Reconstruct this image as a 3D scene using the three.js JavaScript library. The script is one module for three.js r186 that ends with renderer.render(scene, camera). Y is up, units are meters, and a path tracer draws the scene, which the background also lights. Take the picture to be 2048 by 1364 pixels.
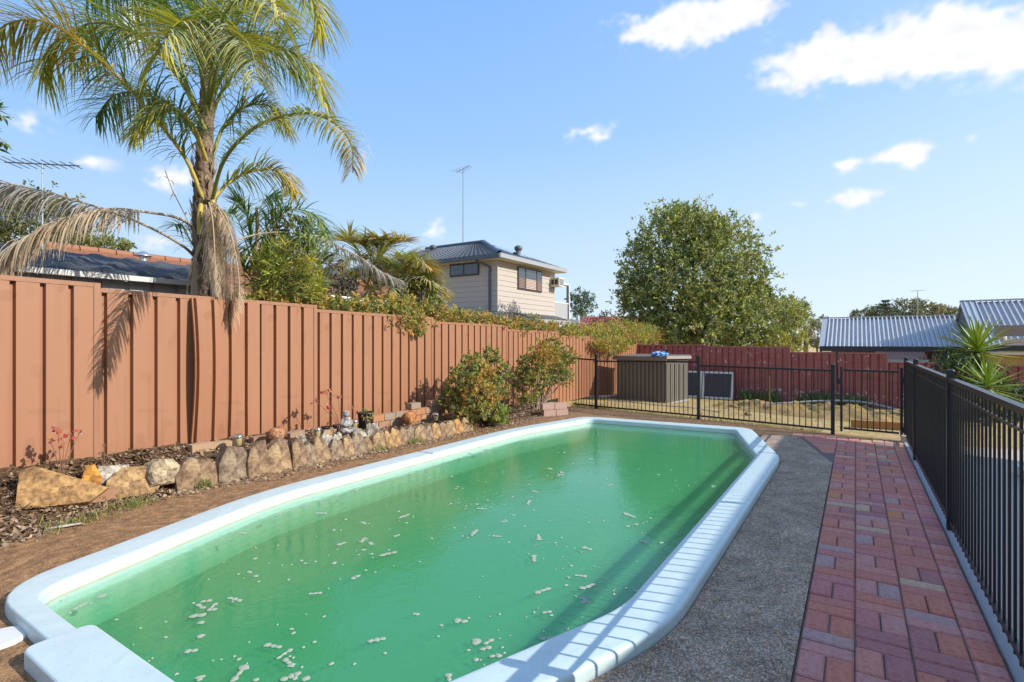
import * as THREE from 'three';
import { mergeGeometries } from 'three/addons/utils/BufferGeometryUtils.js';
import { ConvexGeometry } from 'three/addons/geometries/ConvexGeometry.js';
import { MarchingCubes } from 'three/addons/objects/MarchingCubes.js';
import { createNoise3D } from 'simplex-noise';

// ------------------------------------------------------------------ camera, sky, sun, exposure
// The yard is laid out along the path: -z runs down the path, +x is to the right of it, y is up, metres.
const F = 1060, EYE = 1.53, YAW = Math.atan(688 / F), C = Math.cos(YAW), S = Math.sin(YAW);
const scene = new THREE.Scene();
const camera = new THREE.PerspectiveCamera(2 * Math.atan(682 / F) * 180 / Math.PI, 2048 / 1364, 0.05, 2000);
camera.position.set(0, EYE, 0);
camera.rotation.set(0, YAW, 0);
scene.add(camera);
const renderer = new THREE.WebGLRenderer({ antialias: true });
renderer.toneMapping = THREE.LinearToneMapping;
renderer.toneMappingExposure = 1.3;
renderer.shadowMap.enabled = true;

const SUN = new THREE.Vector3(1, 0.62, -0.25).normalize();
const sun = new THREE.DirectionalLight(new THREE.Color(1, 0.95, 0.87), 4.5);
sun.position.copy(SUN).multiplyScalar(60); sun.target.position.set(0, 0, 0);
sun.castShadow = true; sun.shadow.radius = 0.4; sun.shadow.mapSize.set(4096, 4096);
Object.assign(sun.shadow.camera, { left: -40, right: 40, top: 40, bottom: -40, near: 1, far: 160 });
scene.add(sun, sun.target);

// seeded random numbers and noise
function rng(seed) { let a = seed >>> 0; return () => { a = (a + 0x6d2b79f5) | 0; let t = Math.imul(a ^ (a >>> 15), 1 | a); t = (t + Math.imul(t ^ (t >>> 7), 61 | t)) ^ t; return ((t ^ (t >>> 14)) >>> 0) / 4294967296; }; }
const n3 = createNoise3D(rng(77));
const fbm = (x, y, z, o = 4) => { let s = 0, a = 0.5; for (let i = 0; i < o; i++) { s += a * n3(x, y, z); x *= 2.03; y *= 2.03; z *= 2.03; a *= 0.5; } return s; };
const clamp = (x, a = 0, b = 1) => Math.min(b, Math.max(a, x)), lerp = (a, b, t) => a + (b - a) * t;
const smooth = (a, b, x) => { const t = clamp((x - a) / (b - a)); return t * t * (3 - 2 * t); };
const V = (x, y, z) => new THREE.Vector3(x, y, z);
// a place seen in direction (px, py) of the survey picture at a given depth / on a level / on a north-south plane
const spot = (px, py, d) => { const X = (px - 1024) / F * d; return V(X * C - d * S, EYE - (py - 682) / F * d, -(X * S + d * C)); };
const onLevel = (px, py, h = 0) => spot(px, py, (EYE - h) * F / (py - 682));
const depthOnX = (px, x) => x / ((px - 1024) / F * C - S);
const depthOnZ = (px, z) => -z / ((px - 1024) / F * S + C);
const onX = (px, py, x) => spot(px, py, depthOnX(px, x));
const onZ = (px, py, z) => spot(px, py, depthOnZ(px, z));

{ // sky: clear winter blue paling to the horizon and to the sun, scattered fair-weather cumulus
  const W = 2048, Hh = 1024, data = new Float32Array(W * Hh * 4), r = rng(5);
  const clouds = [];
  const dirOf = (px, py) => { const d = spot(px, py, 1).sub(V(0, EYE, 0)).normalize(); return [Math.atan2(d.x, -d.z), Math.asin(d.y)]; };
  const seen = [[1400, 40, 130, 42, 1], [1480, 25, 60, 25, 1], [1330, 60, 60, 26, .8], [1235, 55, 45, 18, .35], [1600, 130, 80, 42, 1], [1700, 110, 110, 45, 1], [1820, 100, 120, 50, 1.1], [1900, 70, 90, 50, 1.1],
    [2010, 100, 110, 55, 1.1], [2160, 110, 130, 60, 1], [1670, 60, 40, 20, .35], [1180, 268, 55, 17, .75], [1785, 308, 70, 22, 1], [1825, 312, 30, 26, .8], [1690, 331, 26, 13, .85], [1705, 396, 58, 22, 1], [1598, 407, 26, 9, .4],
    [1515, 435, 22, 13, .4], [60, 240, 62, 30, .75], [186, 324, 48, 16, .85], [340, 352, 58, 34, .9], [310, 487, 48, 18, .6], [870, 457, 40, 20, .65], [270, 60, 40, 60, .8], [1945, 275, 16, 9, .4], [1930, 538, 40, 7, .45], [1240, 118, 12, 8, .25]];
  for (const [px, py, rx, ry, k] of seen) { const [a, e] = dirOf(px, py), c = Math.cos(Math.atan((px - 1024) / F)); clouds.push([a, e, rx / F * c * c / Math.cos(e), ry / F * c, k]); }
  for (let i = 0; i < 60; i++) { // the same kind of sky goes on round the rest of the horizon
    let a = (r() * 2 - 1) * Math.PI; const e = 0.06 + r() * 0.9, w = 0.03 + r() * 0.09; const off = Math.atan2(Math.sin(a + YAW), Math.cos(a + YAW));
    if (Math.abs(off) < 0.95 && e < 0.62) continue;
    clouds.push([a, e, w / Math.cos(e), w * 0.4, 0.6 + r() * 0.4]);
  }
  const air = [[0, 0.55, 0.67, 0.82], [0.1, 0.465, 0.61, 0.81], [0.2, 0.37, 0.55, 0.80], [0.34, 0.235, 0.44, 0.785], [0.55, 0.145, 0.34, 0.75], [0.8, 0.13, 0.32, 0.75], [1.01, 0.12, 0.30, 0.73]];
  const band = Array.from({ length: Hh }, () => []);
  clouds.forEach((c) => { for (let j = 0; j < Hh; j++) { const e = ((j + 0.5) / Hh - 0.5) * Math.PI; if (Math.abs(e - c[1]) < c[3] * 2.4) band[j].push(c); } });
  for (let j = 0; j < Hh; j++) {
    const e = ((j + 0.5) / Hh - 0.5) * Math.PI, se = Math.sin(e), ce = Math.cos(e);
    for (let i = 0; i < W; i++) {
      const th = ((i + 0.5) / W - 0.5) * 2 * Math.PI, x = Math.cos(th) * ce, z = Math.sin(th) * ce;
      const az = Math.atan2(x, -z), toSun = x * SUN.x + se * SUN.y + z * SUN.z;
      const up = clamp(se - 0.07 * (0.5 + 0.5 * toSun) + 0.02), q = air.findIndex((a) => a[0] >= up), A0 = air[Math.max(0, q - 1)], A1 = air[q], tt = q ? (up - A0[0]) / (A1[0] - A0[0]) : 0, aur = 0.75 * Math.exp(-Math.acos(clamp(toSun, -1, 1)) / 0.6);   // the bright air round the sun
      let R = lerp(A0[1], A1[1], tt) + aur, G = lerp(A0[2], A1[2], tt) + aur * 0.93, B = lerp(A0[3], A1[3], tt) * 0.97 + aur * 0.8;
      let den = 0;
      for (const c of band[j]) {
        let da = az - c[0]; if (da > Math.PI) da -= 2 * Math.PI; if (da < -Math.PI) da += 2 * Math.PI;
        if (Math.abs(da) > c[2] * 2.4) continue;
        const q = (da / c[2]) ** 2 + ((e - c[1]) / c[3]) ** 2;
        if (q < 5.5) den += c[4] * Math.exp(-q * 1.25);
      }
      if (den > 0.02) {
        const nn = fbm(x * 15, se * 26, z * 15, 6) + 0.55 * fbm(x * 52, se * 74, z * 52, 4);
        const a = smooth(0.2, 1.0, den * 1.05 + nn * 0.72) * clamp(den * 2.4, 0, 0.97);
        const lit = 0.78 + 0.13 * fbm(x * 22 + 9, se * 34, z * 22, 4) + 0.05 * smooth(0.4, 1.1, den);
        R = lerp(R, lit * 0.97, a); G = lerp(G, lit * 0.98, a); B = lerp(B, lit, a);
      }
      if (se < 0) { R = lerp(R, 0.35, smooth(0, 0.15, -se)); G = lerp(G, 0.33, smooth(0, 0.15, -se)); B = lerp(B, 0.30, smooth(0, 0.15, -se)); }
      const k = (j * W + i) * 4; data[k] = R; data[k + 1] = G; data[k + 2] = B; data[k + 3] = 1;
    }
  }
  const sky = new THREE.DataTexture(data, W, Hh, THREE.RGBAFormat, THREE.FloatType);
  sky.mapping = THREE.EquirectangularReflectionMapping; sky.magFilter = THREE.LinearFilter; sky.minFilter = THREE.LinearFilter; sky.needsUpdate = true;
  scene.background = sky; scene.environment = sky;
}

// ------------------------------------------------------------------ helpers
const taken = new Map();
function numbered(name) { const k = taken.get(name) ?? 0; taken.set(name, k + 1); return k ? name + '_' + String(k).padStart(3, '0') : name; }
function tag(o, label, category, group, kind) { o.userData.label = label; if (category) o.userData.category = category; if (group) o.userData.group = group; if (kind) o.userData.kind = kind; return o; }
function thing(name, label, category, p = V(0, 0, 0), turn = 0, group) { const o = new THREE.Group(); o.name = numbered(name); o.position.copy(p); o.rotation.y = turn; tag(o, label, category, group); scene.add(o); return o; }
function part(name, geo, mat, parent) { const m = new THREE.Mesh(geo, mat); m.name = parent && parent !== scene ? name : numbered(name); m.castShadow = m.receiveShadow = true; (parent || scene).add(m); return m; }
function struct(name, geo, mat, label) { const m = part(name, geo, mat, scene); m.userData.kind = 'structure'; if (label) m.userData.label = label; return m; }

// geometry collector: everything added becomes one mesh; uv in metres by the face's main direction
class GB {
  constructor() { this.p = []; this.n = []; this.c = []; this.uv = []; this.col = null; }
  add(geo, m) {
    let g = geo.index ? geo.toNonIndexed() : geo; if (m) { g = g === geo ? g.clone() : g; g.applyMatrix4(m); }
    if (!g.attributes.normal) g.computeVertexNormals();
    const P = g.attributes.position.array, N = g.attributes.normal.array;
    for (let i = 0; i < P.length; i++) { this.p.push(P[i]); this.n.push(N[i]); }
    if (this.col) for (let i = 0; i < P.length; i += 3) this.c.push(...this.col);
    return this;
  }
  box(w, h, d, x, y, z, rx = 0, ry = 0, rz = 0) { return this.add(new THREE.BoxGeometry(w, h, d), new THREE.Matrix4().compose(V(x, y, z), new THREE.Quaternion().setFromEuler(new THREE.Euler(rx, ry, rz)), V(1, 1, 1))); }
  span(x0, x1, y0, y1, z0, z1) { return this.box(x1 - x0, y1 - y0, z1 - z0, (x0 + x1) / 2, (y0 + y1) / 2, (z0 + z1) / 2); }
  cyl(a, b, r0, r1 = r0, seg = 8) { const d = b.clone().sub(a), l = d.length(); return this.add(new THREE.CylinderGeometry(r1, r0, l, seg, 1), new THREE.Matrix4().compose(a.clone().addScaledVector(d, 0.5), new THREE.Quaternion().setFromUnitVectors(V(0, 1, 0), d.normalize()), V(1, 1, 1))); }
  beam(a, b, w, h) { const d = b.clone().sub(a), l = d.length(), m = new THREE.Matrix4().lookAt(a, b, V(0, 1, 0)); m.setPosition(a.clone().add(b).multiplyScalar(0.5)); return this.add(new THREE.BoxGeometry(w, h, l), m); }
  tube(pts, r0, r1 = r0, seg = 7, div = 3) {
    const cv = new THREE.CatmullRomCurve3(pts), n = Math.max(2, (pts.length - 1) * div), fr = cv.computeFrenetFrames(n, false), P = [], I = [];
    for (let i = 0; i <= n; i++) { const c = cv.getPoint(i / n), r = lerp(r0, r1, i / n); for (let k = 0; k < seg; k++) { const a = k / seg * 2 * Math.PI, v = c.clone().addScaledVector(fr.normals[i], r * Math.cos(a)).addScaledVector(fr.binormals[i], r * Math.sin(a)); P.push(v.x, v.y, v.z); } }
    for (let i = 0; i < n; i++) for (let k = 0; k < seg; k++) { const a = i * seg + k, b = i * seg + (k + 1) % seg; I.push(a, b, a + seg, b, b + seg, a + seg); }
    const g = new THREE.BufferGeometry(); g.setAttribute('position', new THREE.Float32BufferAttribute(P, 3)); g.setIndex(I); g.computeVertexNormals(); return this.add(g);
  }
  quad(a, b, c, d) { const g = new THREE.BufferGeometry(); g.setAttribute('position', new THREE.Float32BufferAttribute([...a, ...b, ...c, ...a, ...c, ...d], 3)); g.computeVertexNormals(); return this.add(g); }
  geo(scale = 1) {
    const g = new THREE.BufferGeometry(), n = this.p.length / 3, uv = new Float32Array(n * 2), p = this.p;
    for (let t = 0; t < n; t += 3) {
      const nx = Math.abs(this.n[t * 3]), ny = Math.abs(this.n[t * 3 + 1]), nz = Math.abs(this.n[t * 3 + 2]);
      for (let k = t; k < t + 3; k++) { const x = p[k * 3], y = p[k * 3 + 1], z = p[k * 3 + 2]; uv[k * 2] = (nx >= ny && nx >= nz ? z : x) * scale; uv[k * 2 + 1] = (ny > nx && ny > nz ? z : y) * scale; }
    }
    g.setAttribute('position', new THREE.Float32BufferAttribute(p, 3)); g.setAttribute('normal', new THREE.Float32BufferAttribute(this.n, 3)); g.setAttribute('uv', new THREE.BufferAttribute(uv, 2));
    if (this.c.length) g.setAttribute('color', new THREE.Float32BufferAttribute(this.c, 3));
    return g;
  }
  mesh(name, mat, parent) { return part(name, this.geo(), mat, parent); }
}
// leaf collector: thin folded leaves with their own colour
class LB {
  constructor() { this.p = []; this.n = []; this.c = []; this.i = []; }
  leaf(b, dir, nor, len, wid, col) {
    const k = this.p.length / 3, sx = dir.y * nor.z - dir.z * nor.y, sy = dir.z * nor.x - dir.x * nor.z, sz = dir.x * nor.y - dir.y * nor.x, h = len * 0.45, w = wid / 2, q = wid * 0.18;
    this.p.push(b.x, b.y, b.z, b.x + dir.x * h + sx * w + nor.x * q, b.y + dir.y * h + sy * w + nor.y * q, b.z + dir.z * h + sz * w + nor.z * q, b.x + dir.x * len, b.y + dir.y * len, b.z + dir.z * len,
      b.x + dir.x * h - sx * w + nor.x * q, b.y + dir.y * h - sy * w + nor.y * q, b.z + dir.z * h - sz * w + nor.z * q);
    for (let j = 0; j < 4; j++) { this.n.push(nor.x, nor.y, nor.z); this.c.push(col[0], col[1], col[2]); }
    this.i.push(k, k + 1, k + 2, k, k + 2, k + 3);
  }
  strip(pts, wid, side, col) { // a ribbon leaflet through pts, tapering to its tip
    const k = this.p.length / 3, n = pts.length;
    pts.forEach((p, j) => {
      const w = wid * 0.5 * (j === 0 ? 0.55 : 1 - (j / (n - 1)) ** 2 * 0.9), t = pts[Math.min(n - 1, j + 1)].clone().sub(pts[Math.max(0, j - 1)]).normalize(), nn = t.cross(side).normalize();
      this.p.push(p.x + side.x * w, p.y + side.y * w, p.z + side.z * w, p.x - side.x * w, p.y - side.y * w, p.z - side.z * w);
      for (let q = 0; q < 2; q++) { this.n.push(nn.x, nn.y, nn.z); this.c.push(col[0], col[1], col[2]); }
      if (j) { const a = k + 2 * j - 2; this.i.push(a, a + 1, a + 2, a + 1, a + 3, a + 2); }
    });
  }
  geo() { const g = new THREE.BufferGeometry(); g.setAttribute('position', new THREE.Float32BufferAttribute(this.p, 3)); g.setAttribute('normal', new THREE.Float32BufferAttribute(this.n, 3)); g.setAttribute('color', new THREE.Float32BufferAttribute(this.c, 3)); g.setIndex(this.i); return g; }
  mesh(name, mat, parent) { return part(name, this.geo(), mat, parent); }
}
const unit = (r) => { const z = r() * 2 - 1, a = r() * 6.2832, s = Math.sqrt(1 - z * z); return V(s * Math.cos(a), z, s * Math.sin(a)); };
const pick = (a, r) => a[Math.floor(r() * a.length) % a.length];
const shadeOf = (c, r, k = 0.25) => { const f = 1 + (r() * 2 - 1) * k; return [c[0] * f, c[1] * f, c[2] * f]; };
// leaves in many small sprays spread through a volume
function sprays(lb, r, inside, n, per, size, spread, palette, o = {}) {
  for (let i = 0; i < n; i++) {
    const c = inside(r), ax = unit(r); ax.y = Math.abs(ax.y) * (o.rise ?? 0.6); if (c.out) ax.addScaledVector(c.out, o.outward ?? 0.7); ax.normalize();
    const base = pick(palette, r), tone = 1 + (r() * 2 - 1) * 0.18;
    for (let k = 0; k < per; k++) {
      const p = c.p.clone().addScaledVector(ax, (r() - 0.2) * spread * 1.6).addScaledVector(unit(r), spread * 0.55 * r()), d = unit(r).addScaledVector(ax, 0.9).normalize();
      const nn = unit(r); nn.y += o.flat ?? 0.5; nn.addScaledVector(d, -nn.dot(d)).normalize(); const l = size * (0.65 + r() * 0.7);
      lb.leaf(p, d, nn, l, l * (o.aspect ?? 0.5), shadeOf([base[0] * tone, base[1] * tone, base[2] * tone], r, 0.22));
    }
  }
}
// points in a lumpy ellipsoid, mostly near its surface
function lumpy(c, rx, ry, rz, seed, o = {}) {
  const lump = o.lump ?? 0.22, fr = o.freq ?? 2.2;
  return (r) => { const u = unit(r); if (o.dome) u.y = u.y < -0.25 ? -u.y * 0.6 - 0.1 : u.y; const f = 1 + lump * 2 * fbm(u.x * fr + seed, u.y * fr, u.z * fr, 3), q = f * Math.pow(lerp(o.inner ?? 0.45, 1, Math.pow(r(), 0.6)), 0.8) * (r() < 0.06 ? 1.1 + r() * 0.12 : 1); return { p: V(c.x + u.x * rx * q, c.y + u.y * ry * q, c.z + u.z * rz * q), out: u }; };
}

// ------------------------------------------------------------------ textures and materials
function texture(n, fn, o = {}) {
  const d = new Uint8Array(n * n * 4);
  for (let j = 0; j < n; j++) for (let i = 0; i < n; i++) { const c = fn(i / n, j / n, i, j), k = (j * n + i) * 4; d[k] = clamp(c[0]) * 255; d[k + 1] = clamp(c[1]) * 255; d[k + 2] = clamp(c[2]) * 255; d[k + 3] = 255; }
  const t = new THREE.DataTexture(d, n, n); t.wrapS = t.wrapT = THREE.RepeatWrapping; t.magFilter = THREE.LinearFilter; t.minFilter = THREE.LinearMipmapLinearFilter; t.generateMipmaps = true;
  if (!o.data) t.colorSpace = THREE.SRGBColorSpace; t.repeat.set(o.rep ?? 1, o.rep2 ?? o.rep ?? 1); t.needsUpdate = true; return t;
}
// noise that repeats seamlessly over the unit square
const tile = (u, v, f, s = 0, o = 4) => { const a = u * 6.2832, b = v * 6.2832; return fbm(Math.cos(a) * f + s, Math.sin(a) * f + Math.cos(b) * f * 0.83, Math.sin(b) * f - s, o); };
function cells(n, g, seed) { // pebble field: distance to the nearest stone and that stone's number
  const r = rng(seed), px = [], py = [], id = []; for (let i = 0; i < g * g; i++) { px.push(r()); py.push(r()); id.push(r()); }
  return (u, v) => { const x = u * g, y = v * g, X = Math.floor(x), Y = Math.floor(y); let best = 9, second = 9, who = 0; for (let b = -1; b <= 1; b++) for (let a = -1; a <= 1; a++) { const k = ((Y + b + g) % g) * g + (X + a + g) % g, dx = X + a + px[k] - x, dy = Y + b + py[k] - y, q = dx * dx + dy * dy; if (q < best) { second = best; best = q; who = id[k]; } else if (q < second) second = q; } return [Math.sqrt(best), who, Math.sqrt(second) - Math.sqrt(best)]; };
}
const std = (c, rough, o = {}) => { const m = new THREE.MeshStandardMaterial({ roughness: rough, side: THREE.DoubleSide, ...o }); m.color.setRGB(...c); return m; };
const phys = (c, rough, o = {}) => { const m = new THREE.MeshPhysicalMaterial({ roughness: rough, side: THREE.DoubleSide, ...o }); m.color.setRGB(...c); return m; };

const peb = cells(2048, 300, 3), peb2 = cells(1024, 150, 4);
const tAggShadeGrey = texture(2048, (u, v) => { const [, w, e] = peb(u, v), k = smooth(0.0, 0.16, e), st = tile(u, v, 1.3, 1, 4), st2 = smooth(0.1, 0.35, tile(u, v, 3.1, 41, 4)), b = 0.50 + w * 0.34 + 0.12 * st - 0.07 * st2, g = (w * 7.3) % 1, warm = g > 0.66 ? 0.07 : g < 0.12 ? -0.04 : 0.012; return [lerp(0.40, b + warm, k), lerp(0.37, b, k), lerp(0.34, b - warm * 0.9, k)]; }, { rep: 0.34 });
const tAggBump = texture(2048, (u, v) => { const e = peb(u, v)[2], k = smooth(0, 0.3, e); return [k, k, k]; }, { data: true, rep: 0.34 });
const tAggSunBrown = texture(1024, (u, v) => { const [, w, e] = peb2(u, v), k = smooth(0.0, 0.16, e) * 0.7, dirt = 0.5 + 0.9 * tile(u, v, 2.5, 4, 5), dust = smooth(0.05, 0.4, tile(u, v, 1.2, 14, 5)), b = 0.46 + w * 0.26; return [(lerp(0.42, b + 0.06, k) + 0.05 * dust) * (0.82 + 0.3 * dirt), (lerp(0.33, b - 0.05, k) + 0.04 * dust) * (0.8 + 0.3 * dirt), (lerp(0.23, b - 0.15, k) + 0.03 * dust) * (0.76 + 0.3 * dirt)]; }, { rep: 0.62 });
const tSoil = texture(1024, (u, v) => { const a = tile(u, v, 3, 2, 5), b = tile(u, v, 22, 9, 4), k = 0.5 + 0.35 * a + 0.4 * b; return [0.30 + 0.34 * k, 0.22 + 0.29 * k, 0.13 + 0.22 * k]; }, { rep: 0.45 });
const tSoilBump = texture(512, (u, v) => { const b = 0.5 + 0.5 * tile(u, v, 14, 3, 5); return [b, b, b]; }, { data: true, rep: 0.9 });
const tYard = texture(1024, (u, v) => { const a = smooth(-0.12, 0.2, tile(u, v, 4, 12, 4)), g = 0.5 + 0.5 * tile(u, v, 30, 5, 3), s = 0.5 + 0.5 * tile(u, v, 12, 7, 4); return [lerp(0.66 + 0.26 * s, 0.56 + 0.28 * g, a), lerp(0.54 + 0.24 * s, 0.50 + 0.26 * g, a), lerp(0.38 + 0.2 * s, 0.27 + 0.17 * g, a)]; }, { rep: 0.22 });
const tGrain = texture(512, (u, v, i, j) => { const a = 0.5 + 0.5 * tile(u, v, 20, 6, 3), h = (Math.sin(i * 127.1 + j * 311.7) * 43758.5453) % 1, k = 0.8 + 0.16 * a + 0.1 * Math.abs(h); return [k, k, k]; }, { rep: 4 });
const tGrainBump = texture(512, (u, v, i, j) => { const a = 0.5 + 0.5 * tile(u, v, 26, 8, 4), h = Math.abs((Math.sin(i * 12.98 + j * 78.23) * 43758.5453) % 1); const k = 0.7 * a + 0.3 * h; return [k, k, k]; }, { data: true, rep: 4 });
const tBrick = texture(1024, (u, v, i, j) => { const a = tile(u, v, 3, 16, 4), b = tile(u, v, 16, 6, 4), h = Math.abs((Math.sin(i * 127.1 + j * 311.7) * 43758.5453) % 1), pit = smooth(0.3, 0.5, tile(u, v, 34, 12, 2)); const k = 0.97 + 0.12 * a + 0.2 * b + 0.12 * (h - 0.5) - 0.2 * pit; return [k, k * (1 + 0.08 * a), k * (1 + 0.14 * a)]; }, { rep: 1.3 });
const tStone = texture(512, (u, v) => { const a = fbm(u * 5, v * 5, 3, 5), b = fbm(u * 26, v * 26, 11, 4), k = 0.8 + 0.42 * a + 0.26 * b; return [k, k * (0.97 + 0.05 * a), k * (0.93 + 0.1 * b)]; }, { rep: 0.8 });
const tStoneBump = texture(512, (u, v) => { const b = 0.5 + 0.6 * fbm(u * 14, v * 14, 5, 6); return [b, b, b]; }, { data: true, rep: 0.8 });
const tGel = texture(512, (u, v) => { const a = tile(u, v, 1.5, 31, 4), b = smooth(0.36, 0.52, tile(u, v, 9, 17, 4)), k = 0.975 + 0.035 * a - 0.05 * b; return [k, k, k * (1 - 0.03 * b)]; }, { rep: 0.7 });
const tWood = texture(512, (u, v) => { const g = tile(u, v * 0.2, 6, 3, 3), f = 0.5 + 0.5 * Math.sin((u * 26 + g * 5) * 6.2832 / 2), k = 0.8 + 0.12 * f + 0.12 * tile(u, v, 12, 4, 3); return [k, k, k]; }, { rep: 2 });
const tRipple = texture(512, (u, v) => { const b = 0.5 + 0.35 * tile(u, v, 1.6, 5, 3) + 0.22 * tile(u, v, 7, 2, 3); return [b, b, b]; }, { data: true, rep: 0.7 });
function canvasTexture(w, h, draw) { const c = document.createElement('canvas'); c.width = w; c.height = h; draw(c.getContext('2d'), w, h); const t = new THREE.CanvasTexture(c); t.colorSpace = THREE.SRGBColorSpace; t.wrapS = t.wrapT = THREE.RepeatWrapping; return t; }

const tGrime = canvasTexture(1024, 1024, (x, w, h) => { // sun-faded paint with faint vertical run marks, smudges and a few scratches
  x.fillStyle = 'rgb(240,240,240)'; x.fillRect(0, 0, w, h); const r = rng(88);
  for (let i = 0; i < 240; i++) { const g = x.createLinearGradient(0, 0, 0, 1), px = r() * w, py = r() * h, l = 60 + r() * 420, k = r() < 0.6; x.fillStyle = `rgba(${k ? '150,140,135' : '255,252,248'},${0.02 + r() * 0.06})`; x.fillRect(px, py, 2 + r() * 16, l); }
  for (let i = 0; i < 70; i++) { x.save(); x.translate(r() * w, r() * h); x.rotate(r() * 3); x.fillStyle = `rgba(120,100,90,${0.03 + r() * 0.07})`; x.beginPath(); x.ellipse(0, 0, 8 + r() * 40, 4 + r() * 14, 0, 0, 7); x.fill(); x.restore(); }
  for (let i = 0; i < 46; i++) { const px = r() * w, py = r() * h; x.strokeStyle = `rgba(255,250,245,${0.25 + r() * 0.5})`; x.lineWidth = 0.8 + r() * 1.4; x.beginPath(); x.moveTo(px, py); x.lineTo(px + (r() - .5) * 34, py + (r() - .5) * 30); x.stroke(); }
}); tGrime.repeat.set(0.27, 0.27);
const M = {
  fence: std([0.365, 0.163, 0.08], 0.55, { map: tGrime }),
  fenceTrim: std([0.35, 0.16, 0.083], 0.5, { map: tGrime }),
  aggShadeGrey: std([1.0, 0.78, 0.58], 0.9, { map: tAggShadeGrey, bumpMap: tAggBump, bumpScale: 0.004 }),  // the pool-side aggregate, coloured as it looks in shade
  aggSunBrown: std([1.0, 0.86, 0.66], 0.95, { map: tAggSunBrown, bumpMap: tSoilBump, bumpScale: 0.008 }),  // same aggregate coloured as it looks in sun, with dirt
  soil: std([0.6, 0.55, 0.5], 1, { map: tSoil, bumpMap: tSoilBump, bumpScale: 0.03 }),
  yard: std([1, 0.96, 0.9], 1, { map: tYard, bumpMap: tSoilBump, bumpScale: 0.03 }),
  sand: std([0.16, 0.13, 0.11], 1, { bumpMap: tGrainBump, bumpScale: 0.003 }),
  black: std([0.012, 0.012, 0.014], 0.35),
  pool: std([0.53, 0.64, 0.625], 0.42, { map: tGel }),
  kerb: std([0.36, 0.36, 0.37], 0.85, { map: tGrain, bumpMap: tGrainBump, bumpScale: 0.002 }),
  white: std([0.74, 0.73, 0.7], 0.5), offwhite: std([0.6, 0.58, 0.53], 0.7),
  leaf: phys([1, 1, 1], 0.92, { vertexColors: true, transmission: 0.45, thickness: 0 }),
  gloss: phys([1, 1, 1], 0.42, { vertexColors: true }),
  dry: phys([1, 1, 1], 0.95, { vertexColors: true, transmission: 0.45, thickness: 0 }),
  bark: std([0.24, 0.175, 0.125], 0.95, { map: tStone, bumpMap: tStoneBump, bumpScale: 0.02 }),
  wood: std([0.42, 0.27, 0.14], 0.8, { map: tWood }),
};

// ------------------------------------------------------------------ ground
const gh = (x, z) => { const a = -z; let y = -0.03; if (a > 10.4) y -= 0.055 * Math.min(a - 10.4, 10) + 0.03 * clamp(a - 20.4, 0, 20) + 0.0; return y + (a > 11.2 ? 0.03 * fbm(x * 0.7, 0, z * 0.7, 3) * smooth(11.2, 12.5, a) : 0) + (a > 10.4 && x < 1 && a < 19.9 ? 0 : 0); };
{
  const xs = [], zs = [];
  for (const v of [-400, -250, -150, -100, -70, -50, -40, -32, -26, -20, -15, -12, -10, -8.5]) xs.push(v);
  for (let v = -7.6; v <= 6.4; v += 0.35) xs.push(+v.toFixed(2)); xs.push(-5.02, -0.78, 8, 10, 13, 17, 22, 30, 40, 55, 80, 120, 200, 400);
  for (const v of [150, 80, 50, 30, 20, 14, 10, 7, 5, 3, 2, 1]) zs.push(v);
  for (let v = 0.2; v >= -21; v -= 0.35) zs.push(+v.toFixed(2)); zs.push(-0.7, -9.85, -23, -26, -30, -35, -40, -50, -65, -85, -120, -170, -260, -500);
  xs.sort((a, b) => a - b); zs.sort((a, b) => b - a);
  const P = [], UV = [], I = [], nx = xs.length;
  zs.forEach((z) => xs.forEach((x) => { P.push(x, gh(x, z), z); UV.push(x, z); }));
  for (let j = 0; j < zs.length - 1; j++) for (let i = 0; i < nx - 1; i++) {
    const cx = (xs[i] + xs[i + 1]) / 2, cz = (zs[j] + zs[j + 1]) / 2; if (cx > -5.02 && cx < -0.78 && cz < -0.7 && cz > -9.85) continue; // the pool's pit
    const a = j * nx + i, b = a + 1, c = a + nx, d = c + 1; I.push(a, b, c, b, d, c);
  }
  const g = new THREE.BufferGeometry(); g.setAttribute('position', new THREE.Float32BufferAttribute(P, 3)); g.setAttribute('uv', new THREE.Float32BufferAttribute(UV, 2)); g.setIndex(I); g.computeVertexNormals();
  struct('ground', g, M.yard, 'bare sandy soil and dry grass of the back yard');
}

// ------------------------------------------------------------------ pool outline
const POOL = [[-1.075, -7.42], [-1.08, -2.78], [-1.75, -1.06], [-4.0, -1.06], [-4.6, -3.0], [-4.6, -7.3], [-4.2, -9.17], [-1.68, -9.37]];
function offsetPoly(vs, d) {
  const n = vs.length, L = vs.map((p, i) => { const q = vs[(i + 1) % n], dx = q[0] - p[0], dz = q[1] - p[1], l = Math.hypot(dx, dz); return { p, dx: dx / l, dz: dz / l, d: i === 2 ? d * 0.45 : d }; }); // the near end has a narrower rim
  return vs.map((p, i) => { // lines i-1 and i moved outward by d, then crossed (outline runs +z on the +x side, so outward is (dz, -dx))
    const A = L[(i + n - 1) % n], B = L[i], ax = A.p[0] + A.dz * A.d, az = A.p[1] - A.dx * A.d, bx = B.p[0] + B.dz * B.d, bz = B.p[1] - B.dx * B.d, det = A.dx * B.dz - A.dz * B.dx, t = ((bx - ax) * B.dz - (bz - az) * B.dx) / det;
    return [ax + A.dx * t, az + A.dz * t];
  });
}
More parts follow.
